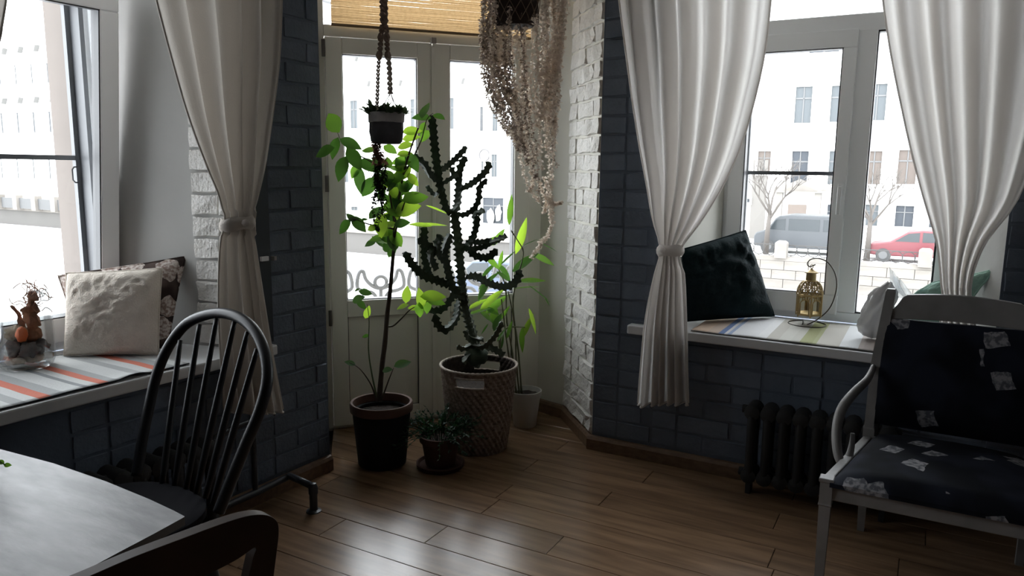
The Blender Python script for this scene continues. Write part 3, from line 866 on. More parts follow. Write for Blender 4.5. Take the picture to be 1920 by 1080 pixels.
q1 = LW.w(LW.loc(q1).x, min(LW.loc(q1).y, .43), ZR + .004); q2 = q2 - LW.d * .022
pl = stand_plane(q1, q2, R_(14))
dq = pl[1] * (.05 if pl[1].dot(q1 - CAM) > 0 else -.05)
cushion('floral_cushion', 'dark brown cushion with pale flowers behind the linen cushion', FLORAL, q1 + dq * .4, q2 + dq * .4, on_plane(106, 516, *pl) + dq * .3, on_plane(347, 480, *pl) + dq * .3, .10, 8, .008, .05)
p1, p2 = flat(1288, 602, ZR + .012), flat(1452, 592, ZR + .012)
pl = stand_plane(p1, p2, R_(14))
cushion('teal_cushion', 'very dark teal velvet cushion leaning in the corner of the right window', VELVET, p1, p2, on_plane(1278, 468, *pl), on_plane(1398, 432, *pl), .14, 15, .014, .03)
g1 = RW.w(1.15, .44, ZR); g2 = RW.w(1.425, .19, ZR)
pl = stand_plane(g1, g2, R_(8))
cushion('green_cushion', 'sage green cushion behind the tied curtain at the far sill end', GREEN, g1, g2, on_plane(1748, 530, *pl), on_plane(1868, 504, *pl), .11, 21, .012, .06)

def runner(name, label, mat, fr, x0, x1, y0, y1, drop_front, seed, edge):
    root = thing(name, label, 'runner', fr.w(x0, y0, SILL), fr.rz)
    rnd = random.Random(seed); rows = []
    nx, ny = 60, 16
    for j in range(ny + 1):
        row = []
        for i in range(nx + 1):
            x = x0 + (x1 - x0) * i / nx; y = y0 + (y1 - y0) * j / ny
            z = SILL + .0035 + .0022 * (1 + noise.noise(V((x * 9, y * 9, seed))))
            if j < 2: z += max(0, noise.noise(V((x * 7, 3, seed))) - .18) * .009 * (2 - j) * drop_front
            row.append(fr.w(x, y + .004 * noise.noise(V((x * 6, 0, seed))), z))
        rows.append(row)
    mb = MB(); mb.grid(rows); mb.build('cloth', mat, root, smooth=True, solid=.002)
    mb = MB(); mb.tube(rows[0], .0026, 6); mb.tube(rows[-1], .0022, 6); mb.build('edging', edge, root, smooth=True)
    return root
GR, LG, RD, DG = (.40, .41, .41), (.60, .61, .60), (.62, .21, .15), (.30, .31, .32)
st = []
seq = [(LG, .10), (GR, .05), (LG, .06), (RD, .05), (GR, .06), (LG, .09), (DG, .03), (LG, .05), (RD, .045), (GR, .05)]
tot = sum(w for _, w in seq); pos = 0
per = []
for c, w in seq: per.append((pos / tot, c)); pos += w
# repeat three times over the length of the left runner
st = [(k / 3 + q / 3, c) for k in range(3) for q, c in per]
LRUN = M_stripes('grey_red_stripes', st, 0, 1.15)
STR2 = [(0, (.58, .44, .34)), (.10, (.50, .40, .33)), (.17, (.14, .20, .36)), (.205, (.58, .57, .56)), (.225, (.30, .36, .50)), (.25, (.62, .62, .63)), (.40, (.66, .66, .66)), (.46, (.45, .43, .39)), (.53, (.50, .49, .45)), (.60, (.47, .46, .42)), (.65, (.31, .32, .17)), (.72, (.35, .36, .21)), (.745, (.48, .46, .42)), (.87, (.64, .65, .66)), (.97, (.44, .39, .37)), (1.0, (.40, .35, .33))]
RRUN = M_stripes('beige_blue_olive_stripes', STR2, 0, .70)
BLACKT = M('black_edging', (.012, .012, .014), .9)
PALET = M('pale_edging', (.20, .19, .18), .9)
runner('striped_runner', 'grey and red striped runner spread along the left sill under the jar', LRUN, LW, -1.75, -.72, -.045, .44, 1, 3, BLACKT)
runner('striped_runner', 'beige, blue and olive striped runner under the gold lantern', RRUN, RW, .478, 1.22, -.045, .46, .0, 6, PALET)

# ------------------------------------------------------------------ glass jar with dried finds
jc = flat(52, 689, SILL + .004)
jc.z = SILL + .007
JGL = M_glass('jar_glass', (.97, .98, .98), edge=.5, base=.0)
jar = thing('glass_jar', 'round clear glass jar full of dried finds on the striped runner', 'jar', jc)
dist = (jc - CAM).dot(cf); ppm = FPX / dist
R0 = 48 / ppm; HJ = 150 / ppm
prof = [(.0, .006), (R0 * .66, .006), (R0 * .74, 0), (R0 * .86, .006), (R0 * .98, HJ * .10), (R0 * 1.0, HJ * .35), (R0 * .97, HJ * .7), (R0 * .98, HJ * .88), (R0 * 1.12, HJ * .98), (R0 * 1.17, HJ),
        (R0 * 1.13, HJ * 1.0), (R0 * 1.08, HJ * .975), (R0 * .94, HJ * .88), (R0 * .93, HJ * .7), (R0 * .95, HJ * .35), (R0 * .92, HJ * .11), (R0 * .80, .014), (.0, .012)]
mb = MB(); mb.lathe([(a, b) for a, b in prof], jc, 40); mb.build('glass', JGL, jar, smooth=50)
def blob(mb, c, r, seed, sq=(1, 1, 1), amp=.25, fr_=2.0, seg=14, rings=9):
    c = V(c); rows = []
    for j in range(rings + 1):
        th = math.pi * j / rings; row = []
        for i in range(seg):
            q = 2 * math.pi * i / seg
            d = V((math.sin(th) * math.cos(q), math.sin(th) * math.sin(q), math.cos(th)))
            k = r * (1 + amp * noise.noise(d * fr_ + V((seed * 1.7, seed, 0))))
            row.append(c + V((d.x * k * sq[0], d.y * k * sq[1], d.z * k * sq[2])))
        rows.append(row)
    mb.grid(rows, wrap=True)
    return mb
rr = random.Random(11)
SHELL = M('shell', (.52, .42, .32), .6, c2=(.66, .58, .48), scale=30, bump=.3, bscale=80)
STONE = M('dark_bark', (.055, .042, .038), .85, c2=(.11, .085, .07), scale=30, bump=.5)
ROOT = M('dried_root', (.34, .14, .065), .8, c2=(.20, .085, .045), scale=26, bump=.6, bscale=60)
ORANGE = M('orange_peel', (.62, .13, .03), .55, bump=.3, bscale=90)
for k in range(9):
    q = k * 2.4; rad = R0 * (.25 + .47 * rr.random())
    mb = MB(); blob(mb, jc + V((rad * math.cos(q), rad * math.sin(q), .028 + .010 * rr.random())), .017, k, (1.25, .9, .75), .35)
    tag(mb.build('seashell', SHELL, smooth=True), 'small pale seashell at the bottom of the glass jar', 'shell', 'shells in the jar')
for k in range(5):
    q = k * 1.27 + .4; rad = R0 * .45
    mb = MB(); blob(mb, jc + V((rad * math.cos(q), rad * math.sin(q), .068 + .006 * (k % 2))), .032, 20 + k, (1, 1, .8), .5, 2.5)
    tag(mb.build('bark_chunk', STONE, smooth=True), 'dark chunk of bark above the shells in the glass jar', 'bark', 'bark in the jar')
mb = MB(); blob(mb, jc + cr * -.025 + V((0, 0, .115)), .030, 31, (1.3, .9, 1), .5, 3)
tag(mb.build('pine_cone', M('cone_brown', (.24, .17, .11), .8, c2=(.45, .37, .27), scale=40, bump=.5), smooth=True), 'grey-brown dried cone left of the orange fruit in the jar', 'cone')
mb = MB(); blob(mb, jc + cr * .004 - cf * .035 + V((0, 0, .118)) + cr * .008, .021, 33, (.9, .8, 1.25), .3, 2)
tag(mb.build('dried_fruit', ORANGE, smooth=True), 'bright orange dried fruit in the middle of the glass jar', 'fruit')
dro = thing('dried_root', 'tall reddish brown dried root rising out of the glass jar', 'root', jc + V((0, 0, .08)))
def jp(u, v): # point over the jar axis, facing the camera
    return on_plane(u, v, jc, cf)
mb = MB(); mb.tube(spline([jp(60, 660), jp(62, 630), jp(60, 600), jp(58, 570), jp(62, 545)], 16), [.024 - .0006 * i + .006 * math.sin(i * 1.9) for i in range(17)][:15] + [.010, .004], 10)
for i in range(len(mb.v)):
    p = V(mb.v[i]); mb.v[i] = tuple(p + V((noise.noise(p * 40), noise.noise(p * 40 + V((5, 0, 0))), noise.noise(p * 40 + V((0, 5, 0))))) * .022)
mb.build('stalk', ROOT, dro, smooth=True)
mb = MB(); mb.tube(spline([jp(52, 640), jp(42, 610), jp(34, 590), jp(22, 573)], 10), [.015, .014, .013, .012, .010, .009, .008, .008, .007, .008, .004], 8)
for i in range(len(mb.v)):
    p = V(mb.v[i]); mb.v[i] = tuple(p + V((noise.noise(p * 50), noise.noise(p * 50 + V((5, 0, 0))), 0)) * .008)
mb.build('side_branch', ROOT, dro, smooth=True)
mb = MB()
for k in range(34):
    a = jp(62 + rr.uniform(-14, 16), rr.uniform(538, 590)); b = a + cr * rr.uniform(-.055, .055) + V((0, 0, rr.uniform(-.02, .04))) + cf * rr.uniform(-.03, .03)
    c = b + cr * rr.uniform(-.02, .02) + V((0, 0, rr.uniform(-.03, .02)))
    mb.tube(spline([a, (a + b) / 2 + V((0, 0, .012)), b, c], 7), .0016, 4)
mb.build('rootlets', ROOT, dro, kind='stuff')

# ------------------------------------------------------------------ table, black chair, brown chair
TZ = .66
TOP = M('worn_grey_paint', (.30, .302, .308), .46, c2=(.54, .545, .55), scale=6, stretch=(1, 3.2, 1), bump=.06, bscale=22, spec=.4, detail=8, lo=.38, hi=.72)
TDARK = M('table_dark_and_edge_shade', (.05, .045, .04), .5)
tip = flat(346, 968, TZ); far0 = flat(0, 842, TZ); near0 = flat(140, 1080, TZ)
tab_ang = math.atan2((tip - far0).y, (tip - far0).x)
tb = thing('dining_table', 'grey painted table with a pointed corner beside the black chair', 'table', tip - (tip - far0) * .55 - V((.1, .3, TZ)), tab_ang)
fr_pts = [flat(u, v, TZ) for u, v in ((0, 842), (100, 868.5), (200, 903), (280, 936), (325, 957), (345, 967.5), (346.5, 968.5), (344.5, 970), (290, 1000), (220, 1037), (140, 1080))]
dl = (fr_pts[0] - fr_pts[1]).normalized(); dn = (fr_pts[-1] - fr_pts[-2]).normalized()
outline = [fr_pts[0] + dl * .2] + fr_pts + [fr_pts[-1] + dn * .45]
outline.append(outline[-1] + dl * .90)
mb = MB(); mb.slab(outline, (0, 0, -.018)); mb.m = [0, 0] + [1] * (len(mb.f) - 2); mb.build('tabletop', [TOP, TDARK], tb)  # side faces take the dark leg colour to paint in the edge's shadow
ins = [tip + dl * .10 + dn * .10, tip + dl * .78 + dn * .12, tip + dl * .12 + dn * .62, tip + dl * .78 + dn * .62]
for p in ins:
    mb = MB(); mb.tube([(p.x, p.y, TZ - .023), (p.x, p.y, TZ - .15), (p.x, p.y, .0)], [.03, .03, .02], 8); mb.build('leg', TDARK, tb, smooth=40)
mb = MB(); mb.slab([ins[0] + V((0, 0, -.03)), ins[1] + V((0, 0, -.03)), ins[3] + V((0, 0, -.03)), ins[2] + V((0, 0, -.03))], (0, 0, -.08))
for v_i, p in enumerate(mb.v): mb.v[v_i] = (p[0], p[1], p[2] - TZ + TZ)
mb.build('apron', TDARK, tb)

CHB = M('black_lacquer', (.0075, .008, .010), .42, spec=.35)
SZ = .42
c1 = flat(258, 890, SZ); c2 = flat(412, 958, SZ)
ax = (c2 - c1).normalized(); fw = ax.cross(V((0, 0, 1)))
if fw.y > 0: fw = -fw
LEAN = R_(21)
bup = V((0, 0, 1)) * math.cos(LEAN) - fw * math.sin(LEAN)
bn = ax.cross(bup).normalized()
ch = thing('windsor_chair', 'black bow-back spindle chair between the grey table and left sill', 'chair', (c1 + c2) / 2 + fw * .19 - V((0, 0, SZ)), math.atan2(ax.y, ax.x))
def bowp(u, v): return on_plane(u, v, c1, bn)
bow = [bowp(u, v) for u, v in ((256, 893), (266, 830), (279, 765), (293, 705), (315, 652), (350, 607), (398, 588), (440, 592), (474, 616), (496, 660), (501, 712), (487, 770), (460, 835), (432, 905), (410, 960))]
bs = spline(bow, 80)
mb = MB(); mb.tube(bs, .0165, 12); mb.build('bow', CHB, ch, smooth=True)
tops = [(338, 648), (374, 618), (406, 607), (440, 612), (464, 632), (482, 664)]
bots = [(304, 908), (327, 912), (349, 917), (368, 925), (385, 934), (399, 945)]
for (u, v), (a, b) in zip(tops, bots):
    p = bowp(u, v - 10); q = flat(a, b, SZ - .004)
    mid = (p + q) / 2 - bn * .0
    mb = MB(); mb.tube(spline([q, (q * 2 + p) / 3, (q + 2 * p) / 3, p], 12), [.0085, .0095, .0105, .011, .011, .011, .0105, .010, .0095, .009, .0085, .008, .0075], 8); mb.build('spindle', CHB, ch, smooth=True)
sc0 = (c1 + c2) / 2 + fw * .17
seat = []
for k in range(40):
    q = 2 * math.pi * k / 40
    x = math.cos(q); y = math.sin(q)
    rx = .225 if y > 0 else .215
    sx = math.copysign(abs(x) ** .8, x) * rx; sy = math.copysign(abs(y) ** .8, y) * .205
    seat.append((sx, sy))
mb = MB(); rows = []
for f, z in ((.0, -.012), (.4, -.012), (.75, -.006), (.93, .001), (1.0, -.006), (1.0, -.026), (.9, -.036), (.0, -.036)):
    rows.append([sc0 + ax * (a * f) + fw * (b * f) + V((0, 0, z)) for a, b in seat])
mb.grid(rows, wrap=True); mb.build('seat', M('black_seat', (.008, .008, .010), .75, spec=.04), ch, smooth=50)
legs = []
for a, b in ((-.15, .13), (.15, .13), (-.15, -.13), (.15, -.13)):
    t = sc0 + ax * a + fw * b + V((0, 0, -.034)); f = sc0 + ax * a * 1.42 + fw * b * 1.5; f.z = 0
    legs.append((t, f))
    mb = MB(); mb.tube([t.lerp(f, k) for k in (0, .15, .4, .7, 1)], [.014, .016, .019, .016, .011], 10); mb.build('leg', CHB, ch, smooth=True)
mb = MB()
for i, j in ((0, 2), (1, 3)): mb.tube([legs[i][0].lerp(legs[i][1], .55), legs[j][0].lerp(legs[j][1], .55)], .009, 8)
m1 = legs[0][0].lerp(legs[0][1], .55).lerp(legs[2][0].lerp(legs[2][1], .55), .5); m2 = legs[1][0].lerp(legs[1][1], .55).lerp(legs[3][0].lerp(legs[3][1], .55), .5)
mb.tube([m1, m2], .009, 8); mb.build('stretcher', CHB, ch, smooth=True)

BRW = M('dark_walnut', (.055, .028, .016), .5, c2=(.032, .017, .010), scale=9, stretch=(1, 1, 1), spec=.22)
RZ = .76
ra = flat(478, 975, RZ); rb_ = flat(150, 1092, RZ)
bc_ax = (ra - rb_).normalized(); bc_n = bc_ax.cross(V((0, 0, 1)))
if bc_n.y < 0: bc_n = -bc_n
bp, bq = ra, bc_n
def bcp(u, v, d=0.0): return on_plane(u, v, bp + bq * d, bq)
bc = thing('wooden_chair', 'dark brown wooden chair back at the near side of the table', 'chair', V((ra.x - .2, ra.y, 0)) - bc_ax * .0, math.atan2(bc_ax.y, bc_ax.x))
out = [(40, 1132), (150, 1088), (250, 1045), (350, 1007), (420, 981), (468, 967), (500, 966), (519, 977), (523, 1000), (518, 1045), (510, 1110), (500, 1200), (452, 1200), (462, 1110), (474, 1050), (480, 1026), (440, 1052), (360, 1092), (250, 1140), (60, 1210)]
o2 = spline([(u, v) for u, v in out], 120)
mb = MB(); mb.slab([bcp(p.x, p.y) for p in o2], bq * .026); mb.build('top_rail', BRW, bc, bevel=.006, smooth=40)
pb = bcp(476, 1195); 
mb = MB(); mb.tube([pb + bq * .013 + V((0, 0, .01)), V((pb.x, pb.y, .42)) + bq * .03, V((pb.x, pb.y, 0)) - bq * .03], [.018, .019, .014], 10); mb.build('rear_leg', BRW, bc, smooth=True)
pl2 = pb - bc_ax * .40
mb = MB(); mb.tube([V((pl2.x, pl2.y, pb.z)) + bq * .013, V((pl2.x, pl2.y, .42)) + bq * .03, V((pl2.x, pl2.y, 0)) - bq * .03], [.018, .019, .014], 10); mb.build('rear_leg', BRW, bc, smooth=True)
sb = (pb + pl2) / 2; sb.z = .40
mb = MB(); mb.box(sb + bq * .22, (.43, .40, .035), (bc_ax, bq, V((0, 0, 1)))); mb.build('seat', BRW, bc, bevel=.01)
for s in (-.18, .18):
    f = sb + bc_ax * s + bq * .39
    mb = MB(); mb.tube([(f.x, f.y, .39), (f.x, f.y, 0)], [.018, .012], 10); mb.build('front_leg', BRW, bc, smooth=True)

# sprigs of a plant standing on the table just out of the frame
LEAFD = M_sheer('leaf_dark', (.030, .085, .022), (.10, .26, .03), .30, gloss=.06, c2=(.045, .115, .03))
LEAFM = M_sheer('leaf_mid', (.055, .16, .028), (.22, .46, .04), .45, gloss=.05, c2=(.075, .20, .035))
LEAFL = M_sheer('leaf_light', (.11, .27, .035), (.42, .66, .05), .55, gloss=.04, c2=(.14, .32, .05))
BARK = M('twig_bark', (.050, .036, .026), .8, c2=(.075, .055, .04), scale=30)
STEMG = M('green_stem', (.075, .12, .045), .7)
def leaf_mesh(mb, c, d, nrm, L, W, droop=.18, fold=.22, seg=6):
    """pointed leaf from its base point along d"""
    d = d.normalized(); s = d.cross(nrm).normalized(); nn = s.cross(d).normalized()
    rows = []
    for i in range(seg + 1):
        t = i / seg
        w = W * .5 * (math.sin(math.pi * min(1, t * 1.02) ** .85) ** .8 if 0 < t < 1 else .02)
        p = c + d * (L * t) - nn * (droop * L * t * t)
        rows.append([p - s * w + nn * (fold * w), p, p + s * w + nn * (fold * w)])
    mb.grid(rows)
    return mb
tp = thing('table_plant', 'leafy sprigs of a small plant standing on the grey table', 'plant', flat(-60, 905, TZ))
pc0 = flat(-60, 905, TZ)
mb = MB(); mb.lathe([(.03, 0), (.04, .004), (.042, .07), (.038, .07), (.036, .06), (0, .058)], pc0, 20); mb.build('pot', M('white_glaze', (.6, .6, .58), .3), tp, smooth=40)
hub = pc0 + V((0, 0, .06))
for u, v, lv in ((10, 872, [(14, 872, 0), (2, 866, 150)]), (14, 950, [(14, 948, 60), (20, 956, -20), (8, 944, 120), (22, 948, 20)])):
    e = on_plane(u, v, pc0 - cf * .03, cf)
    mb = MB(); mb.tube(spline([hub, (hub + e) / 2 + V((0, 0, .02)), e], 10), .0014, 5); st_ = mb.build('stem', STEMG, tp, smooth=True)
    for a, b, an in lv:
        c = on_plane(a, b, pc0 - cf * .03, cf); dd = cr * math.cos(R_(an)) + cu * math.sin(R_(an))
        mb = MB(); L = .016 if v < 900 else .008
        leaf_mesh(mb, c - dd * L * .5, dd, V((0, 0, 1)) * .5 - cf, L, L * .65); mb.build('leaf', LEAFM, st_, smooth=True)

# ------------------------------------------------------------------ plants on the floor
def lathe_pot(root, prof, c, mat, name='pot', seg=44):
    mb = MB(); mb.lathe(prof, c, seg)
    if prof[-1][0] > 1e-5: mb.f.pop(); mb.m.pop()
    if name == 'rim': mb.f.pop(); mb.m.pop()
    return mb.build(name, mat, root, smooth=38)
SOIL = M('soil', (.020, .014, .010), .95, c2=(.04, .028, .02), scale=60, bump=.8, bscale=120)
def soil(root, c, r, z):
    rows = []
    for k in range(5):
        rr_ = r * k / 4
        rows.append([V((c[0] + rr_ * math.cos(q), c[1] + rr_ * math.sin(q), z + .006 * noise.noise(V((rr_ * 60 * math.cos(q), rr_ * 60 * math.sin(q), 1))))) for q in [2 * math.pi * i / 24 for i in range(24)]])
    mb = MB(); mb.grid(rows, wrap=True); return mb.build('soil', SOIL, root, smooth=True)
def img_dir(an): return cr * math.cos(R_(an)) + cu * math.sin(R_(an))

# citrus tree in the dark pot
cc = flat(717, 868); cc.z = 0
ct = thing('citrus_tree', 'young citrus tree with bright green leaves in the dark brown-rimmed pot', 'plant', cc)
POTD = M('dark_glazed_pot', (.010, .012, .015), .75, c2=(.016, .017, .019), scale=8, spec=.2)
RIMB = M('terracotta_rim', (.105, .052, .034), .7, c2=(.075, .038, .025), scale=14)
ppm = FPX / (cc - CAM).dot(cf)
ry = .145; HZ = on_plane(717, 772, cc - cf * ry, V((0, 1, 0))).z + .012
ph = .30
lathe_pot(ct, [(.098, 0), (.11, .006), (ry - .012, ph - .045), (ry - .010, ph - .035), (ry - .03, ph - .04), (ry - .035, ph - .12), (0, ph - .12)], cc, POTD)
lathe_pot(ct, [(ry - .012, ph - .045), (ry - .002, ph - .04), (ry, ph - .01), (ry - .005, ph), (ry - .015, ph - .002), (ry - .020, ph - .05)], cc, RIMB, 'rim')
soil(ct, cc, ry - .022, ph - .055)
cy = cc.y
def cp(u, v, dy=0.0): return at_y(u, v, cy + dy)
trunk = [cp(711, 752), cp(716, 690), cp(722, 640), cp(726, 590), cp(731, 550), cp(735, 505), cp(739, 455), cp(741, 420), cp(748, 370), cp(757, 325), cp(768, 285), cp(784, 240)]
tr_ = spline(trunk, 50)
mb = MB(); mb.tube(tr_, [.0125 - .009 * i / 50 + .0015 * noise.noise(V((i * .4, 0, 0))) for i in range(51)], 8); mb.build('trunk', BARK, ct, smooth=True)
bran = [[cp(722, 612), cp(737, 611, .03), cp(752, 598, .04), cp(770, 580, .05), cp(795, 568, .06), cp(812, 560, .05)],
        [cp(741, 425), cp(735, 390, -.03), cp(728, 350, -.05), cp(715, 320, -.06), cp(690, 300, -.08), cp(660, 285, -.09), cp(640, 265, -.10), cp(632, 245, -.10)],
        [cp(742, 415), cp(728, 400, .05), cp(715, 370, .07), cp(704, 340, .08), cp(690, 320, .09)],
        [cp(740, 440), cp(752, 400, -.05), cp(764, 370, -.07), cp(785, 362, -.08)],
        [cp(739, 455), cp(728, 440, .03), cp(716, 446, .05), cp(706, 452, .05)],
        [cp(708, 752, .02), cp(697, 700, .03), cp(691, 655, .04), cp(692, 600, .04), cp(688, 570, .04)],
        [cp(740, 430), cp(720, 425, -.07), cp(690, 420, -.11), cp(668, 412, -.13), cp(655, 415, -.13)],
        [cp(715, 752, -.02), cp(728, 715, -.05), cp(738, 690, -.07)],
        [cp(706, 752, -.01), cp(696, 722, -.04), cp(675, 692, -.05), cp(655, 680, -.06)],
        [cp(757, 325), cp(772, 300, .05), cp(790, 262, .07), cp(800, 225, .08), cp(812, 212, .09)]]
for b in bran:
    s_ = spline(b, 22)
    mb = MB(); mb.tube(s_, [.0046 - .0034 * i / 22 for i in range(23)], 6); mb.build('branch', BARK if b is not bran[5] else STEMG, ct, smooth=True)
def c3(x, y): return 580 + x / 3.858, 180 + y / 3.858
def c4_(x, y): return 620 + x / 4.154, 440 + y / 4.154
LV = []
for x, y, L, an, k in [(172, 190, 150, 122, 1), (105, 400, 140, 195, 0), (180, 375, 130, 250, 0), (300, 345, 135, -22, 0), (232, 525, 150, 250, 0), (325, 455, 150, -58, 0), (425, 390, 90, 170, 1), (328, 548, 95, 240, 1), (365, 615, 160, 262, 0), (425, 660, 140, 232, 0), (430, 500, 150, -25, 0), (585, 385, 95, -30, 1),
        (745, 250, 115, 12, 2), (735, 300, 105, 10, 2), (697, 360, 100, 8, 2), (692, 418, 95, 15, 2), (655, 470, 100, 190, 1), (682, 492, 95, 30, 2), (665, 540, 75, 35, 2), (750, 605, 95, -50, 2), (572, 480, 80, 100, 1), (612, 600, 140, 185, 1), (648, 640, 95, -35, 0), (660, 700, 100, 15, 0), (768, 735, 165, 18, 1), (710, 815, 160, 14, 2), (600, 780, 130, 205, 1), (605, 840, 110, 155, 1), (648, 790, 95, 85, 2),
        (465, 950, 75, 28, 2), (252, 945, 110, 222, 0), (302, 880, 75, 130, 0), (360, 930, 110, -42, 0), (325, 888, 65, 10, 0), (400, 893, 40, 10, 0), (580, 930, 95, 12, 2), (560, 985, 110, 200, 2), (575, 1030, 110, -12, 0), (490, 1030, 90, 185, 1), (440, 1065, 70, 205, 0), (668, 920, 95, 12, 0), (835, 100, 120, 75, 0), (812, 150, 110, 178, 0), (938, 148, 80, -22, 0), (818, 232, 75, 240, 1), (832, 290, 85, 235, 1),
        (500, 620, 95, 265, 0), (540, 690, 90, 255, 0), (478, 590, 95, 195, 0), (560, 560, 120, 140, 1), (622, 520, 95, 150, 1), (530, 500, 80, 230, 0), (600, 710, 90, 225, 1), (585, 660, 90, 200, 0), (640, 860, 80, 260, 2), (550, 880, 80, 215, 2), (610, 950, 70, 250, 2)]:
    u, v = c3(x, y); LV.append((u, v, L / 3.858, an, k))
for x, y, L, an, k in [(480, 125, 95, 60, 0), (430, 100, 70, 120, 0), (415, 45, 110, 175, 2), (300, 70, 55, 210, 0), (272, 450, 85, -8, 0), (215, 500, 90, 25, 0), (205, 430, 40, 30, 0), (240, 545, 80, -42, 0), (285, 605, 85, 70, 2), (272, 790, 45, 200, 0), (150, 1000, 70, 160, 0), (560, 1005, 110, 18, 0), (440, 1052, 70, 15, 0),
        (560, 560, 80, 200, 2), (702, 495, 130, 93, 2), (800, 478, 160, 3, 2), (822, 520, 120, -10, 1), (592, 465, 110, 85, 2), (690, 590, 110, 268, 1), (752, 560, 90, 262, 1), (640, 570, 70, 180, 2)]:
    u, v = c4_(x, y); LV.append((u, v, L / 4.154, an, k))
rl = random.Random(5)
for i in range(22):
    LV.append((rl.gauss(733, 16), rl.uniform(300, 455), rl.uniform(24, 36), rl.uniform(0, 360), rl.choice((0, 0, 1, 1, 2))))
ALLB = [tr_] + [spline(b, 22) for b in bran]
for u, v, L, an, k in LV:
    dd = img_dir(an) + cf * rl.uniform(-.45, .45)
    # depth of the nearest twig
    best = None
    for b in ALLB:
        for p in b:
            q = p - CAM; z = q.dot(cf); pu = 960 + FPX * q.dot(cr) / z; pv = 540 - FPX * q.dot(cu) / z
            d2 = (pu - u) ** 2 + (pv - v) ** 2
            if best is None or d2 < best[0]: best = (d2, p.y)
    y = best[1] + rl.uniform(-.03, .03)
    c = at_y(u, v, y); q_ = LW.loc(c)
    if q_.x < .06 and q_.y > -.07: c = CAM + (c - CAM) * .955
    m = FPX / (c - CAM).dot(cf)
    Lm = L / m * 1.28
    nrm = (V((0, 0, 1)) * rl.uniform(.3, .8) - cf * rl.uniform(.6, 1.0) + cr * rl.uniform(-.5, .5)).normalized()
    mb = MB(); leaf_mesh(mb, c - dd.normalized() * Lm * .5, dd, nrm, Lm, Lm * rl.uniform(.50, .66), droop=rl.uniform(.05, .2), fold=.18)
    mb.build('leaf', (LEAFD, LEAFM, LEAFL)[k], ct, smooth=True)

# candelabra cactus in the woven basket
bc0 = flat(897, 836); bc0.z = 0
CY = bc0.y
sp_ = thing('candelabra_cactus', 'dark thorny candelabra cactus growing out of the woven basket', 'cactus', bc0 + V((0, 0, .33)))
CACT = M('cactus_skin', (.018, .036, .020), .75, c2=(.05, .075, .045), scale=14, bump=.2)
CACTL = M('cactus_edge', (.035, .05, .03), .6, c2=(.10, .12, .08), scale=20)
def cactus(pts, wpx, seed, mat=CACT, twist=.6, endw=.45):
    """three-winged stem with toothed ridges"""
    rnd = random.Random(seed)
    ctrl = [at_y(u, v, CY + dy) for u, v, dy in pts]
    length = sum((a - b).length for a, b in zip(ctrl, ctrl[1:]))
    n = max(10, int(length / .0052))
    S = spline(ctrl, n)
    m = FPX / (ctrl[0] - CAM).dot(cf)
    R = wpx / m / 2
    mb = MB(); rows = []; ref = None; tooth = .027
    acc = 0
    for i, p in enumerate(S):
        t = (S[min(i + 1, n)] - S[max(i - 1, 0)]).normalized()
        if ref is None: ref = t.orthogonal().normalized()
        a = (ref - t * ref.dot(t)).normalized(); ref = a; b = t.cross(a)
        if i: acc += (S[i] - S[i - 1]).length
        f = i / n
        env = min(1, .55 + 4 * f) * (1 if f < .93 else max(.12, endw + (1 - endw) * (1 - f) / .07))
        row = []
        for k in range(9):
            q = 2 * math.pi * k / 9 + twist * f + seed
            if k % 3 == 0:
                ph_ = (acc / tooth + k * .17) % 1
                r = R * (1.0 + .66 * max(0, 1 - abs(ph_ - .5) * 2.9))
            else: r = R * .60
            row.append(p + (a * math.cos(q) + b * math.sin(q)) * (r * env))
        rows.append(row)
    mb.grid(rows, wrap=True); e = len(mb.v)
    mb.f.append(tuple(range(8, -1, -1))); mb.m.append(0)
    mb.f.append(tuple(range(e - 9, e))); mb.m.append(0)
    return mb.build('branch' if seed else 'trunk', mat, sp_)
def k5(x, y, d=0): return (760 + x / 3.858, 180 + y / 3.858, d)
def k6(x, y, d=0): return (740 + x / 3.856, 420 + y / 3.856, d)
cactus([(896, 690, 0), (893, 660, 0), (888, 627, 0), (877, 588, 0), (871, 555, 0), (867, 518, 0), (864, 485, 0), (862, 464, 0), (857, 425, 0), (851, 398, 0)], 17, 0, CACTL)
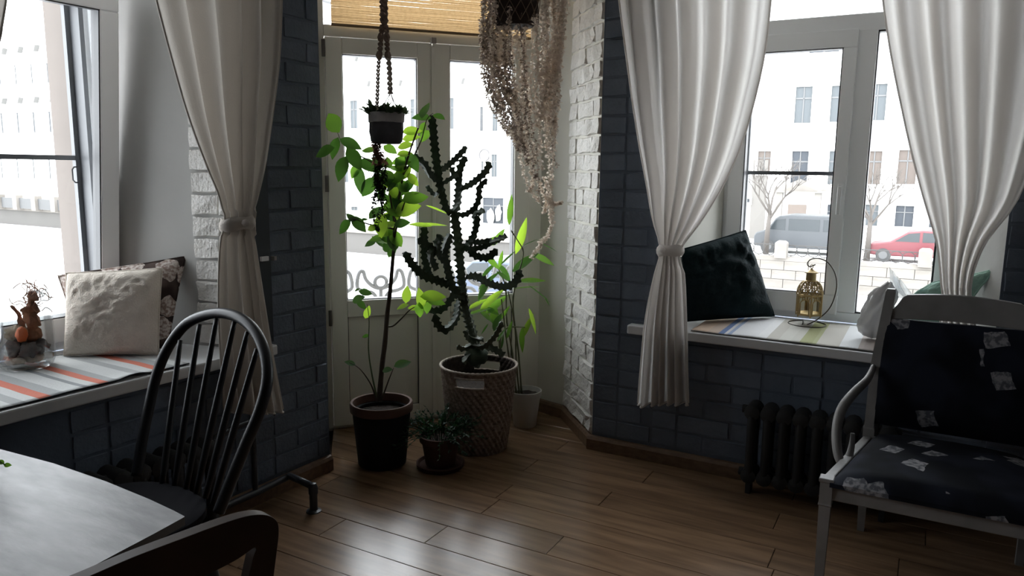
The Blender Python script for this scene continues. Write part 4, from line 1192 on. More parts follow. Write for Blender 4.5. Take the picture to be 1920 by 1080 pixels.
CB = [([k5(345, 835), k5(305, 815, -.01), k5(270, 700, -.02), k5(247, 600, -.02), k5(225, 450, -.03), k5(207, 300, -.03), k5(192, 140, -.03)], 14),
      ([k5(255, 625, -.02), k5(185, 580, -.05), k5(130, 490, -.08), k5(40, 435, -.10)], 13),
      ([k5(258, 545, -.02), k5(300, 510, .03), k5(360, 455, .06), k5(440, 365, .08)], 11),
      ([k5(345, 840), k5(378, 790, .03), k5(392, 660, .05), k5(400, 540, .06), k5(440, 440, .07)], 14),
      ([k5(275, 635, -.02), k5(325, 600, 0), k5(380, 570, .04)], 8),
      ([k5(395, 610, .05), k5(350, 570, .07), k5(340, 515, .08)], 9),
      ([k5(400, 680, .05), k5(470, 645, .08), k5(550, 580, .10), k5(590, 530, .11), k5(604, 475, .12)], 12),
      ([k5(355, 845), k5(430, 855, -.04), k5(500, 810, -.07), k5(532, 740, -.08), k5(536, 660, -.09), k5(590, 600, -.10)], 10),
      ([k5(240, 700, .02), k5(220, 715, .06), k5(190, 690, .08), k5(155, 650, .10)], 8),
      ([k5(470, 1080, .02), k5(500, 990, .05), k5(512, 910, .07), k5(505, 850, .07), k5(540, 840, .08), k5(575, 828, .08)], 11),
      ([k6(500, 540), k6(430, 480, -.05), k6(395, 400, -.07), k6(370, 300, -.08), k6(355, 210, -.09), k6(400, 70, -.10)], 15),
      ([k6(400, 440, -.06), k6(310, 405, -.09), k6(210, 370, -.12), k6(120, 290, -.15), k6(66, 205, -.17)], 15),
      ([k6(260, 385, -.10), k6(225, 270, -.05), k6(212, 120, -.03), k6(215, 20, -.02)], 13),
      ([k6(365, 280, -.08), k6(310, 210, -.12), k6(315, 130, -.14), k6(350, 90, -.14)], 14),
      ([k6(310, 215, -.11), k6(250, 160, -.15), k6(165, 110, -.18)], 13),
      ([k6(300, 330, -.10), k6(260, 250, -.14), k6(270, 170, -.16)], 13),
      ([k6(480, 190), k6(545, 130, .02), k6(590, 40, .04), k6(600, -60, .06)], 11),
      ([k6(560, 130, .03), k6(620, 130, .06), k6(700, 110, .08)], 11),
      ([k6(490, 175, 0), k6(560, 180, -.05), k6(640, 165, -.08), k6(690, 140, -.10)], 10),
      ([k6(540, 190, -.02), k6(600, 232, -.05), k6(680, 238, -.08), k6(742, 185, -.10)], 13),
      ([k6(690, 140, .02), k6(760, 110, .05), k6(812, 90, .07)], 11),
      ([k6(520, 385), k6(600, 390, .05), k6(690, 440, .09), k6(790, 458, .12), k6(870, 420, .14), k6(905, 330, .15)], 15),
      ([k6(525, 540), k6(430, 520, -.05), k6(385, 570, -.08), k6(330, 625, -.10), k6(245, 632, -.12)], 12),
      ([k6(462, 550), k6(445, 680, -.06), k6(370, 762, -.09), k6(310, 720, -.11), k6(288, 655, -.12)], 13),
      ([k6(555, 880, -.02), k6(640, 885, -.07), k6(720, 810, -.10), k6(775, 705, -.12)], 10),
      ([k6(600, 900, .02), k6(690, 895, .05), k6(790, 950, .08)], 12),
      ([k6(540, 820, 0), k6(600, 830, -.03), k6(640, 835, -.05)], 9),
      ([k6(560, 870, -.02), k6(500, 900, -.06), k6(450, 885, -.08)], 9),
      ([k6(540, 850, -.02), k6(520, 800, -.05), k6(520, 770, -.06)], 9),
      ([k6(545, 900, -.04), k6(530, 950, -.07), k6(495, 1005, -.09)], 10)]
for i, (pts, w) in enumerate(CB): cactus(pts, w, i + 1, CACTL if i > 23 else CACT)
mb = MB(); blob(mb, at_y(893, 668, CY - .04), .05, 3, (1.1, 1, .9), .3); mb.build('stem_base', CACT, sp_, smooth=True)

# woven basket: twisted strands laid over a tapered tub, with a slot on each side
bk = thing('woven_basket', 'tall brown and white woven basket holding the cactus', 'basket', bc0)
WV = M('woven_reed', (.34, .27, .22), .8, c2=(.14, .095, .075), scale=60, bump=.3)
WVR = M('woven_rim', (.44, .38, .32), .75, c2=(.30, .24, .19), scale=60)
ppm = FPX / (bc0 - CAM).dot(cf)
rt = 71 / ppm * .985
HB = on_plane(897, 683, bc0, V((0, 1, 0))).z
rbm = 52 / ppm
nz, ns = 84, 150
view_az = math.atan2(-bc0.y, -bc0.x)
def brad(z): return rbm + (rt - rbm) * (z / HB) ** .8
rows = []
for j in range(nz + 1):
    z = HB * j / nz; row = []
    for i in range(ns):
        q = 2 * math.pi * i / ns
        w = math.sin(q * 36 + j * .75) ; w2 = math.cos(j * math.pi / 1.5)
        row.append(bc0 + V(((brad(z) + .0030 * w + .001 * w2) * math.cos(q), (brad(z) + .0030 * w + .001 * w2) * math.sin(q), z)))
    rows.append(row)
vs = [p for r in rows for p in r]; fs = []
def slot(i, j):
    q = 2 * math.pi * (i + .5) / ns; z = HB * (j + .5) / nz
    for a0 in (view_az - .27, view_az - .27 + math.pi):
        d = (q - a0 + math.pi) % (2 * math.pi) - math.pi
        if abs(d) < .40 and HB - .072 < z < HB - .026: return True
    return False
for j in range(nz):
    for i in range(ns):
        if slot(i, j): continue
        i2 = (i + 1) % ns; fs.append((j * ns + i, j * ns + i2, (j + 1) * ns + i2, (j + 1) * ns + i))
mb = MB(); mb.add(vs, fs); mb.lathe([(0, .004), (rbm, .004)], bc0, 40)
wv_ = mb.build('wall', [M('basket_inside_shade', (.045, .032, .026), .9), WV], bk, smooth=30, solid=.007); wv_.modifiers['thickness'].material_offset = 1; wv_.modifiers['thickness'].material_offset_rim = 1; wv_.modifiers['thickness'].offset = -1 if sum(p.normal.dot(p.center - wv_.data.polygons[0].center * 0) for p in wv_.data.polygons) > 0 else 1  # same weave, inner faces coloured darker to stand in for shade
mb = MB()
pts = [bc0 + V(((rt + .001) * math.cos(q), (rt + .001) * math.sin(q), HB + .001 * math.sin(q * 80))) for q in [2 * math.pi * i / 160 for i in range(161)]]
mb.tube(pts, [.0062 + .0016 * math.sin(i * 2.1) for i in range(161)], 8, cap=False); mb.build('rim', WVR, bk, smooth=40)
for a0 in (view_az - .27, view_az - .27 + math.pi):
    mb = MB()
    for z in (HB - .026, HB - .074):
        mb.tube([bc0 + V(((brad(z) + .001) * math.cos(a0 + t * .40), (brad(z) + .001) * math.sin(a0 + t * .40), z)) for t in [k / 8 - 1 for k in range(17)]], .0048, 7)
    mb.build('handle', WVR, bk, smooth=True)
soil(bk, bc0, brad(HB - .10) - .010, HB - .10)

# bamboo-like plant in the white pot
wc = flat(984, 797); wc.z = 0
dp = thing('dracaena', 'slender green plant with long pointed leaves in the white pot', 'plant', wc)
WPOT = M('white_pot', (.55, .54, .50), .35)
ppm = FPX / (wc - CAM).dot(cf); r2 = 30 / ppm; h2 = on_plane(984, 731, wc, V((0, 1, 0))).z
lathe_pot(dp, [(r2 * .66, 0), (r2 * .70, .004), (r2 * .94, h2 - .03), (r2 * 1.0, h2 - .028), (r2 * 1.02, h2), (r2 * .95, h2), (r2 * .90, h2 - .03), (0, h2 - .03)], wc, WPOT)
soil(dp, wc, r2 * .9, h2 - .025)
DY = wc.y
def dpp(u, v, d=0.0): return at_y(u, v, DY + d)
stems = [[dpp(974, 740), dpp(968, 680), dpp(966, 620, -.02), dpp(958, 570, -.03), dpp(952, 545, -.04)],
         [dpp(970, 740, -.02), dpp(958, 690, -.05), dpp(950, 640, -.08), dpp(945, 600, -.10), dpp(940, 560, -.12)],
         [dpp(978, 740, .02), dpp(972, 660, .03), dpp(964, 600, .03), dpp(962, 560, .02), dpp(968, 530, .0), dpp(978, 492, -.02), dpp(981, 470, -.02), dpp(970, 450, -.02), dpp(958, 432, -.03)],
         [dpp(966, 740, -.03), dpp(948, 700, -.06), dpp(938, 660, -.09), dpp(935, 630, -.10)],
         [dpp(968, 740, -.01), dpp(960, 660, .02), dpp(950, 600, .04), dpp(948, 540, .03), dpp(935, 505, .02), dpp(925, 485, .0)],
         [dpp(960, 740, -.05), dpp(945, 690, -.08), dpp(938, 640, -.05), dpp(950, 615, -.05), dpp(965, 613, -.05), dpp(985, 614, -.05)]]
for s in stems:
    n = 26; S = spline(s, n)
    mb = MB(); mb.tube(S, [(.0048 - .0022 * i / n) * (1.35 if i % 5 == 0 else 1) for i in range(n + 1)], 7); mb.build('cane', M('cane_green', (.10, .12, .05), .6, c2=(.16, .14, .08), scale=20), dp, smooth=True)
def k2(x, y): return 860 + x / 3.6, 250 + y / 3.6
DLV = []
for x, y, L, an, w, k in [(348, 515, 195, 86, .2, 1), (425, 690, 240, 72, .22, 2), (445, 870, 200, 38, .28, 0), (575, 850, 160, -24, .28, 1), (492, 992, 175, 5, .22, 1), (220, 725, 150, 40, .3, 1), (270, 700, 130, 55, .3, 1), (228, 870, 130, -42, .3, 1), (310, 935, 130, -50, .3, 0), (175, 1040, 170, 65, .24, 0), (205, 990, 180, 42, .16, 0), (285, 850, 110, 80, .25, 1), (330, 840, 130, 45, .10, 0), (480, 735, 130, 30, .06, 0), (610, 765, 150, -22, .05, 0), (465, 1035, 180, 8, .05, 1)]:
    u, v = k2(x, y); DLV.append((u, v, L / 3.6, an, w, k))
for x, y, L, an, w, k in [(700, 545, 230, 45, .24, 2), (735, 580, 200, 42, .26, 1), (640, 480, 170, 66, .26, 0), (665, 665, 150, -38, .25, 1), (720, 650, 130, 80, .4, 1), (742, 710, 130, 68, .4, 0), (600, 575, 160, 30, .2, 2), (920, 840, 190, 266, .22, 1), (958, 740, 190, 68, .2, 2), (1000, 700, 180, -72, .16, 2), (1050, 500, 190, -35, .05, 0), (1105, 565, 60, -60, .14, 0), (650, 760, 90, 235, .14, 0), (800, 640, 110, 60, .2, 1), (600, 630, 180, 20, .14, 1), (680, 330, 150, 50, .2, 0), (790, 380, 120, -35, .25, 0), (870, 400, 90, 60, .2, 0), (770, 800, 110, 60, .2, 1), (830, 760, 130, 75, .2, 1), (780, 850, 100, 80, .16, 0), (690, 620, 140, 150, .25, 1)]:
    u, v = 740 + x / 3.856, 420 + y / 3.856; DLV.append((u, v, L / 3.856, an, w, k))
# three long leaves that cross the left door leaf
for u, v, L, an, w, k in [(787, 421, 42, 172, .22, 2), (820, 392, 42, -18, .10, 2), (808, 420, 60, 5, .12, 2)]: DLV.append((u, v, L, an, w, k))
for u, v, L, an, w, k in DLV:
    y = DY + rl.uniform(-.13, .05) - (.25 if u < 840 else 0)
    c = at_y(u, v, y); m = FPX / (c - CAM).dot(cf); Lm = L / m * 1.1
    dd = img_dir(an) + cf * rl.uniform(-.3, .3)
    nrm = (V((0, 0, 1)) * .6 - cf * .8 + cr * rl.uniform(-.4, .4)).normalized()
    mb = MB(); leaf_mesh(mb, c - dd.normalized() * Lm * .5, dd, nrm, Lm, max(.006, Lm * w), droop=.12, fold=.3, seg=8); mb.build('leaf', (LEAFD, LEAFM, LEAFL)[k], dp, smooth=True)

# small bushy plant in terracotta
tc0 = flat(826, 874); tc0.z = 0
tp2 = thing('bushy_plant', 'low bushy dark green plant in a terracotta pot before the basket', 'plant', tc0)
TERR = M('terracotta', (.075, .030, .018), .8, c2=(.055, .022, .013), scale=10, bump=.2)
lathe_pot(tp2, [(.0, 0), (.098, 0), (.108, .006), (.112, .022), (.104, .024), (.095, .012), (0, .010)], tc0, TERR, 'saucer')
lathe_pot(tp2, [(.062, .012), (.068, .014), (.086, .125), (.096, .126), (.098, .155), (.090, .156), (.084, .14), (0, .135)], tc0, TERR)
soil(tp2, tc0, .084, .138)
rb2 = random.Random(8)
BUSH = M_sheer('bush_leaf', (.007, .030, .011), (.02, .07, .02), .3, gloss=.03, c2=(.012, .045, .016))
for k in range(110):
    q = rb2.uniform(0, 2 * math.pi); el = rb2.uniform(-.25, 1.35); L = rb2.uniform(.09, .17)
    d = V((math.cos(q) * math.cos(el), math.sin(q) * math.cos(el), math.sin(el) * .62))
    a = tc0 + V((.05 * math.cos(q), .05 * math.sin(q), .14)); e = a + d * L + V((0, 0, .02 - (.03 if el < .1 else 0)))
    mb = MB(); S = spline([a, (a + e) / 2 + V((0, 0, .025)), e], 6); mb.tube(S, .0012, 4)
    for i in range(2, 7):
        for sgn in (-1, 1):
            dd = (d + V((rb2.uniform(-1, 1), rb2.uniform(-1, 1), rb2.uniform(-.4, .8))) * .9).normalized()
            leaf_mesh(mb, S[i], dd, V((0, 0, 1)) + V((rb2.uniform(-.6, .6), rb2.uniform(-.6, .6), 0)), rb2.uniform(.012, .026), .008, seg=3)
    mb.build('sprig', BUSH, tp2)

# ------------------------------------------------------------------ hanging planter in macrame
HY = 3.15
def hp_(u, v, d=0.0): return at_y(u, v, HY + d)
pot_c = hp_(725, 242); ppm = FPX / (pot_c - CAM).dot(cf)
mh = thing('macrame_hanger', 'knotted brown cord hanger holding the small dark planter', 'hanger', hp_(722, 60))
CORD = M('macrame_cord', (.22, .15, .11), .9, c2=(.34, .25, .20), scale=50, bump=.5, bscale=200)
CORDL = M('macrame_cord_pale', (.58, .50, .43), .9, c2=(.44, .37, .31), scale=50, bump=.5, bscale=200)
def twist(pts, r, pitch, mat, name, n=2, thick=None):
    S = spline(pts, 90); mb = MB(); acc = 0
    lines = [[] for _ in range(n)]; rad = []
    for i, p in enumerate(S):
        if i: acc += (S[i] - S[i - 1]).length
        for k in range(n):
            a = acc / pitch * 2 * math.pi + 2 * math.pi * k / n
            lines[k].append(p + cr * (r * math.cos(a)) + cf * (r * math.sin(a)))
        rad.append((thick or r) * (.85 + .25 * math.sin(acc / pitch * 4 * math.pi)))
    for l in lines: mb.tube(l, rad, 6)
    return mb.build(name, mat, mh, smooth=True)
topc = hp_(719, 0); topc = V((topc.x, topc.y, CEIL - .02))
twist([topc, hp_(719, -20), hp_(720, 40)], .0095, .05, CORD, 'main_cord', 3, .009)
cl_a = [hp_(719, 40), hp_(716, 55), hp_(714, 70)]; cl_b = [hp_(721, 40), hp_(724, 55), hp_(725, 70)]
twist(cl_a + [hp_(713, 90), hp_(711, 104)], .006, .035, CORD, 'cord'); twist(cl_b + [hp_(726, 90), hp_(727, 104)], .006, .035, CORD, 'cord')
for u, v in ((714, 70), (725, 70), (711, 104), (727, 104)):
    mb = MB(); mb.lathe([(.001, -.022), (.009, -.015), (.0145, 0), (.009, .015), (.001, .022)], hp_(u, v), 10); mb.build('knot', CORD, mh, smooth=True)
twist([hp_(711, 108), hp_(709, 130), hp_(708, 165), hp_(707, 190), hp_(706, 208, -.02)], .0045, .032, CORDL, 'cord')
twist([hp_(728, 108), hp_(730, 130), hp_(731, 160), hp_(732, 175)], .0062, .040, CORDL, 'cord')
twist([hp_(729, 108, .02), hp_(731, 140, .04), hp_(731, 175, .05)], .004, .034, CORDL, 'cord')
mb = MB()
for e in ((720, 196, -.05), (742, 206, -.04), (726, 196, .06), (748, 212, .04)):
    mb.tube([hp_(732, 174), hp_(*e), hp_(725 + (e[0] - 725) * 1.3, 262, e[2])], .0016, 5)
mb.tube([hp_(706, 205, -.02), hp_(696, 240, -.03), hp_(705, 268)], .0016, 5)
mb.build('sling', CORDL, mh)
hpn = thing('hanging_planter', 'small dark grey cloth planter with succulent hanging before the door', 'planter', pot_c - V((0, 0, .06)))
SLATE = M('slate_cloth', (.045, .047, .056), .8, c2=(.07, .072, .082), scale=22, bump=.5, bscale=60)
GREYC = M('grey_cuff', (.42, .41, .41), .85, c2=(.32, .31, .31), scale=25, bump=.4)
def sqring(c, r, z, sq=.62, seed=0, amp=.004, rot=.25):
    out = []
    for i in range(36):
        q = 2 * math.pi * i / 36 + rot
        x = math.copysign(abs(math.cos(q)) ** sq, math.cos(q)); y = math.copysign(abs(math.sin(q)) ** sq, math.sin(q))
        k = 1 + noise.noise(V((x * 2, y * 2, z * 30 + seed))) * .08
        a = .35
        out.append(c + V(((x * math.cos(a) - y * math.sin(a)) * r * k, (x * math.sin(a) + y * math.cos(a)) * r * k, z)))
    return out
RP = 30 / ppm; HP = 56 / ppm
base = pot_c - V((0, 0, HP / 2))
mb = MB(); mb.grid([sqring(base, r, z) for r, z in ((.001, .0), (RP * .8, .002), (RP * .95, .012), (RP * 1.0, HP * .4), (RP, HP * .72), (RP * .9, HP * .72), (RP * .85, HP * .5), (.001, HP * .5))], wrap=True); mb.build('pot', SLATE, hpn, smooth=50)
mb = MB(); mb.grid([sqring(base, r, z, seed=2) for r, z in ((RP * 1.01, HP * .70), (RP * 1.07, HP * .72), (RP * 1.08, HP * .97), (RP * 1.04, HP * 1.03), (RP * .98, HP * .98), (RP * .95, HP * .74))], wrap=True); mb.build('cuff', GREYC, hpn, smooth=50)
soil(hpn, base, RP * .9, base.z + HP * .85)
hs = base + V((0, 0, HP))
rs = random.Random(4)
SUCC = M_sheer('succulent', (.075, .125, .075), (.10, .18, .06), .25, gloss=.06, c2=(.12, .17, .11))
for k in range(90):
    q = rs.uniform(0, 6.28); r = RP * math.sqrt(rs.random()) * .95
    a = hs + V((r * math.cos(q), r * math.sin(q), -.012)); d = V((math.cos(q) * .9 * r / RP, math.sin(q) * .9 * r / RP, rs.uniform(.4, 1.0)))
    mb = MB(); e = a + d * rs.uniform(.02, .04); mb.tube([a, (a + e) / 2, e], .0015, 4)
    for i in range(5):
        dd = (d + V((rs.uniform(-1, 1), rs.uniform(-1, 1), rs.uniform(-.2, .6)))).normalized()
        leaf_mesh(mb, a.lerp(e, .4 + .15 * i), dd, V((rs.uniform(-.4, .4), rs.uniform(-.4, .4), 1)), rs.uniform(.020, .034), .015, seg=3)
    mb.build('rosette', SUCC, hpn)
PINKL = M_sheer('pink_leaf', (.20, .11, .095), (.50, .25, .20), .45)
DARKL = M_sheer('trail_leaf', (.026, .032, .024), (.05, .07, .03), .25)
for k in range(9):
    u0 = 706 + rs.uniform(-6, 10); pts = [hp_(700 + k * 2, 262, -.04 + .01 * k), hp_(u0, 285, -.05)]
    end = rs.uniform(330, 470)
    v = 300
    while v < end:
        cu_ = 712 + 6 * math.sin(v * .03 + k) + rs.uniform(-7, 7) * (1 if v < 420 else .7); pts.append(hp_(cu_, v, -.05 + rs.uniform(-.02, .02))); v += 26
    S = spline(pts, 50); mb = MB(); mb.tube(S, .0009, 4)
    pk = MB()
    for i in range(3, 51):
        for _ in range(2):
            d = V((rs.uniform(-1, 1), rs.uniform(-1, 1), rs.uniform(-.8, .3)))
            zz = (S[i] - CAM).dot(cf); pv = 540 - FPX * (S[i] - CAM).dot(cu) / zz
            leaf_mesh(pk if pv < 308 else mb, S[i], d, V((0, 0, 1)) + d.orthogonal() * .3, rs.uniform(.012, .022), .010, seg=3)
    st_ = mb.build('trailing_stem', DARKL, hpn)
    if pk.f: pk.build('young_leaves', PINKL, st_, kind='stuff')

# ------------------------------------------------------------------ hanging basket of pale trailing strands
BY = 3.30
def bpx(u, v, d=0.0): return at_y(u, v, BY + d)
bcx = bpx(966, 0); bcx = V((bcx.x, bcx.y, bpx(966, 50).z))
hb = thing('hanging_basket', 'dark netted hanging basket overflowing with pale trailing plant strands', 'hanging plant', bcx)
BDK = M('basket_dark', (.030, .018, .014), .85, c2=(.05, .03, .024), scale=30, bump=.6)
rbk = 40 / (FPX / (bcx - CAM).dot(cf)) * 1.0
mb = MB(); mb.lathe([(.0, 0), (rbk * .85, .0), (rbk * 1.0, .015), (rbk * 1.08, .09), (rbk * 1.12, .17), (rbk * 1.05, .17), (rbk * .98, .14), (0, .14)], bcx, 32); mb.build('basket', BDK, hb, smooth=40)
NET = M('net_cord', (.22, .15, .11), .8)
mb = MB()
for k in range(14):
    for sg in (-1, 1):
        mb.tube([bcx + V(((rbk * (1.0 + .12 * t) + .008) * math.cos(2 * math.pi * k / 14 + sg * t * .9), (rbk * (1.0 + .12 * t) + .008) * math.sin(2 * math.pi * k / 14 + sg * t * .9), .01 + .155 * t)) for t in [i / 8 for i in range(9)]], .0018, 4)
mb.build('net', NET, hb)
mb = MB()
for k in range(4):
    q = k * math.pi / 2 + .4
    mb.tube([bcx + V((rbk * 1.1 * math.cos(q), rbk * 1.1 * math.sin(q), .165)), V((bcx.x, bcx.y, bcx.z + .55)), V((bcx.x, bcx.y, CEIL))], .003, 5)
mb.build('hanging_cords', NET, hb)
G = [[(905, -30), (901, 60), (906, 120), (922, 190), (948, 240), (968, 275)],
     [(938, -30), (932, 60), (936, 130), (956, 190), (974, 250), (990, 290)],
     [(965, 45), (972, 100), (978, 170), (985, 230), (992, 290), (1000, 345)],
     [(1000, 40), (1000, 100), (1004, 170), (1010, 240), (1018, 310), (1024, 385)],
     [(1042, -30), (1046, 60), (1034, 130), (1030, 200), (1034, 270), (1038, 350)],
     [(1068, -30), (1058, 60), (1050, 140), (1046, 200), (1040, 240), (1040, 290)]]
DRYA = M_sheer('dry_strand_pale', (.84, .75, .67), (.85, .76, .66), .5, c2=(.72, .63, .55), scale=40)
DRYB = M_sheer('dry_strand_brown', (.44, .36, .31), (.42, .34, .28), .35, c2=(.30, .24, .20), scale=40)
def strand(pts, seed, mat, w=1.0):
    rnd = random.Random(seed)
    n = 90
    S = spline(pts, n)
    for i in range(n + 1):
        S[i] = S[i] + V((noise.noise(V((i * .13, seed, 0))), noise.noise(V((i * .13, seed, 7))), 0)) * (.010 * min(1, i / 12))
    mb = MB(); mb.tube(S[::3], .0011, 3, cap=False)
    for i in range(2, n + 1):
        for _ in range(2):
            d = V((rnd.uniform(-1, 1), rnd.uniform(-1, 1), rnd.uniform(-1.0, .4))).normalized()
            s = d.cross(V((rnd.uniform(-1, 1), rnd.uniform(-1, 1), rnd.uniform(-1, 1)))).normalized()
            L = rnd.uniform(.009, .020) * w; p = S[i]; ww = L * .30
            k = len(mb.v); mid = p + d * L * .55
            mb.add([p, mid - s * ww, p + d * L, mid + s * ww], [(0, 1, 2, 3)])
    return mb.build('trailing_strand', mat, hb)
rg = random.Random(12)
for k in range(84):
    g = rg.uniform(0, 5) if k % 3 else rg.choice((rg.uniform(0, 1.2), rg.uniform(3.2, 5)))
    i = min(int(g), 4); f = g - i
    dd = rg.uniform(-.13, .10)
    ln = rg.uniform(.45, 1.0) if 1.2 < g < 4.6 else rg.uniform(.55, 1)
    pts = []
    for a, b in zip(G[i], G[i + 1]):
        jx = rg.uniform(-5, 5)
        pts.append(bpx(a[0] + (b[0] - a[0]) * f + jx, a[1] + (b[1] - a[1]) * f + rg.uniform(-6, 6), dd))
    S = spline(pts, 60); cut = S[:max(12, int(61 * ln))]
    strand(cut[::6] + [cut[-1]], k, DRYB if (g < .8 and rg.random() < .75) or rg.random() < .18 else DRYA)
for k, pts in enumerate([[(980, 260), (976, 290), (982, 325), (992, 350), (1004, 368), (1012, 378)], [(1000, 270), (999, 320), (998, 350), (990, 358)], [(1024, 340), (1030, 380), (1034, 410), (1028, 440), (1012, 460), (1000, 478)], [(1030, 330), (1034, 370), (1036, 405), (1030, 438), (1016, 452), (1004, 470)], [(1026, 370), (1040, 382), (1052, 379)], [(1010, 340), (1022, 372), (1020, 398)], [(1018, 330), (1028, 360), (1032, 392), (1034, 420)], [(1030, 400), (1033, 425), (1022, 446), (1008, 466), (996, 484)]]):
    strand([bpx(u, v, -.03 + .012 * k) for u, v in pts], 300 + k, DRYA, .9)

# ------------------------------------------------------------------ lantern, wire stand, plastic bag
LY = .40
def lp(u, v, d=0.0): return on_plane(u, v, RW.w(0, LY + d), RW.n)
WIRE = M('dark_wire', (.060, .050, .038), .4, metal=.6)
ws = thing('lantern_stand', 'thin curved wire stand with a round base on the right sill', 'stand', RW.w(RW.loc(lp(1510, 608)).x, LY, SILL), RW.rz)
bcn = flat(1513, 607, SILL + .009); rbw = 33 / (FPX / (bcn - CAM).dot(cf))
mb = MB()
pts = [bcn + V((rbw * math.cos(q), rbw * math.sin(q), 0)) for q in [math.pi * (.2 - 1.75 * k / 40) for k in range(41)]]
arc = [(1503, 612), (1531, 600), (1556, 577), (1568, 543), (1566, 514), (1553, 493), (1537, 485), (1521, 486), (1514, 494), (1518, 500), (1529, 496)]
b_ = RW.loc(bcn).y
AP = [on_plane(u, v, RW.w(0, b_), RW.n) for u, v in arc]
allp = pts + spline([pts[-1]] + [bcn + V((-.02, -.0, .0))] + AP, 70)[1:]
mb.tube(allp, .0026, 7); mb.build('wire', WIRE, ws, smooth=True)
def lq(u, v): return on_plane(u, v, RW.w(0, b_), RW.n)
GOLD = M('brushed_gold', (.50, .36, .16), .42, metal=.55, c2=(.38, .27, .12), scale=30)
lc = lq(1515, 595); s1 = FPX / (lc - CAM).dot(cf)
lt = thing('lantern', 'small gold pierced metal lantern hanging over the striped runner', 'lantern', lc, RW.rz)
def zz(v): return lq(1515, v).z - lc.z
def hexr(r, z, n=6, a0=.3): return [lc + V((r * math.cos(a0 + 2 * math.pi * k / n), r * math.sin(a0 + 2 * math.pi * k / n), z)) for k in range(n)]
rh = 23 / s1
zb_, zt_, zd = zz(590), zz(552), zz(526)
mb = MB(); mb.grid([hexr(.001, zb_), hexr(rh * .95, zb_), hexr(rh * 1.03, zb_ + .003), hexr(rh * 1.03, zb_ + .010), hexr(rh * .9, zb_ + .012), hexr(.001, zb_ + .012)], wrap=True); mb.build('base_plate', GOLD, lt)
for k in range(6):
    q = .3 + 2 * math.pi * k / 6
    p = lc + V((rh * math.cos(q), rh * math.sin(q), 0))
    mb = MB(); mb.tube([p + V((0, 0, zb_ - .007)), p + V((0, 0, zb_)), p + V((0, 0, zt_))], [.002, .0042, .0042], 6); mb.build('post', GOLD, lt)
    q2 = q + math.pi / 3; p2 = lc + V((rh * math.cos(q2), rh * math.sin(q2), 0))
    e = (p2 - p); 
    mb = MB()
    zs = zb_ + (zt_ - zb_) * .62
    for t0, z0, t1, z1 in [(.14, zb_ + .01, .14, zs), (.86, zb_ + .01, .86, zs)]: mb.tube([p + e * t0 + V((0, 0, z0)), p + e * t1 + V((0, 0, z1))], .0034, 5)
    mb.tube([p + e * t + V((0, 0, z)) for t, z in ((.14, zs), (.2, zs + .008), (.35, zs + .014), (.5, zs + .020), (.65, zs + .014), (.8, zs + .008), (.86, zs))], .0024, 5)
    for t in (.3, .5, .7): mb.tube([p + e * t + V((0, 0, zs + .012)), p + e * t + V((0, 0, zt_))], .003, 5)
    mb.build('arch_panel', GOLD, lt)
    mb = MB(); mb.add([p + e * .1 + V((0, 0, zb_ + .01)), p + e * .9 + V((0, 0, zb_ + .01)), p + e * .9 + V((0, 0, zt_ - .004)), p + e * .1 + V((0, 0, zt_ - .004))], [(0, 1, 2, 3)])
    mb.build('glass', M_glass('lantern_glass', (.86, .84, .74), .4, .06) if 'lantern_glass' not in MATS else MATS['lantern_glass'], lt)
mb = MB(); mb.grid([hexr(rh * .9, zt_ - .004), hexr(rh * 1.06, zt_ - .004), hexr(rh * 1.08, zt_ + .003), hexr(rh * .95, zt_ + .006)], wrap=True); mb.build('band', GOLD, lt)
mb = MB()
def dome(t): return rh * 1.0 * math.cos(t * 1.25) ** .75, zt_ + (zd - zt_) * math.sin(t * 1.25) / math.sin(1.25)
for k in range(12):
    q = .3 + 2 * math.pi * k / 12
    mb.tube([lc + V((dome(t)[0] * math.cos(q), dome(t)[0] * math.sin(q), dome(t)[1])) for t in [i / 8 for i in range(9)]], .0026 if k % 2 else .0036, 5)
    for sg in (-1, 1):
        mb.tube([lc + V((dome(t)[0] * math.cos(q + sg * t * .9), dome(t)[0] * math.sin(q + sg * t * .9), dome(t)[1])) for t in [i / 8 for i in range(9)]], .0024, 4)
for t in (.3, .6):
    r, z = dome(t); mb.tube([lc + V((r * math.cos(2 * math.pi * i / 24), r * math.sin(2 * math.pi * i / 24), z)) for i in range(25)], .0018, 4)
mb.build('pierced_dome', GOLD, lt)
rt_, _ = dome(1)
zc = zz(512)
mb = MB(); mb.lathe([(rt_ * 1.25, zd - .004), (rt_ * 1.3, zd), (rt_ * .95, zd + .004), (rt_ * .9, zc), (rt_ * 1.25, zc + .002), (rt_ * 1.25, zc + .006), (rt_ * .5, zc + .014), (.003, zz(503)), (0, zz(502))], lc, 12); mb.build('cap', GOLD, lt, smooth=40)
cz_ = zz(499); mb = MB(); mb.tube([lc + RW.d * (.006 * math.cos(q)) + V((0, 0, cz_ + .009 * math.sin(q))) for q in [2 * math.pi * i / 16 for i in range(17)]], .0015, 5, cap=False); mb.build('loop', GOLD, lt)

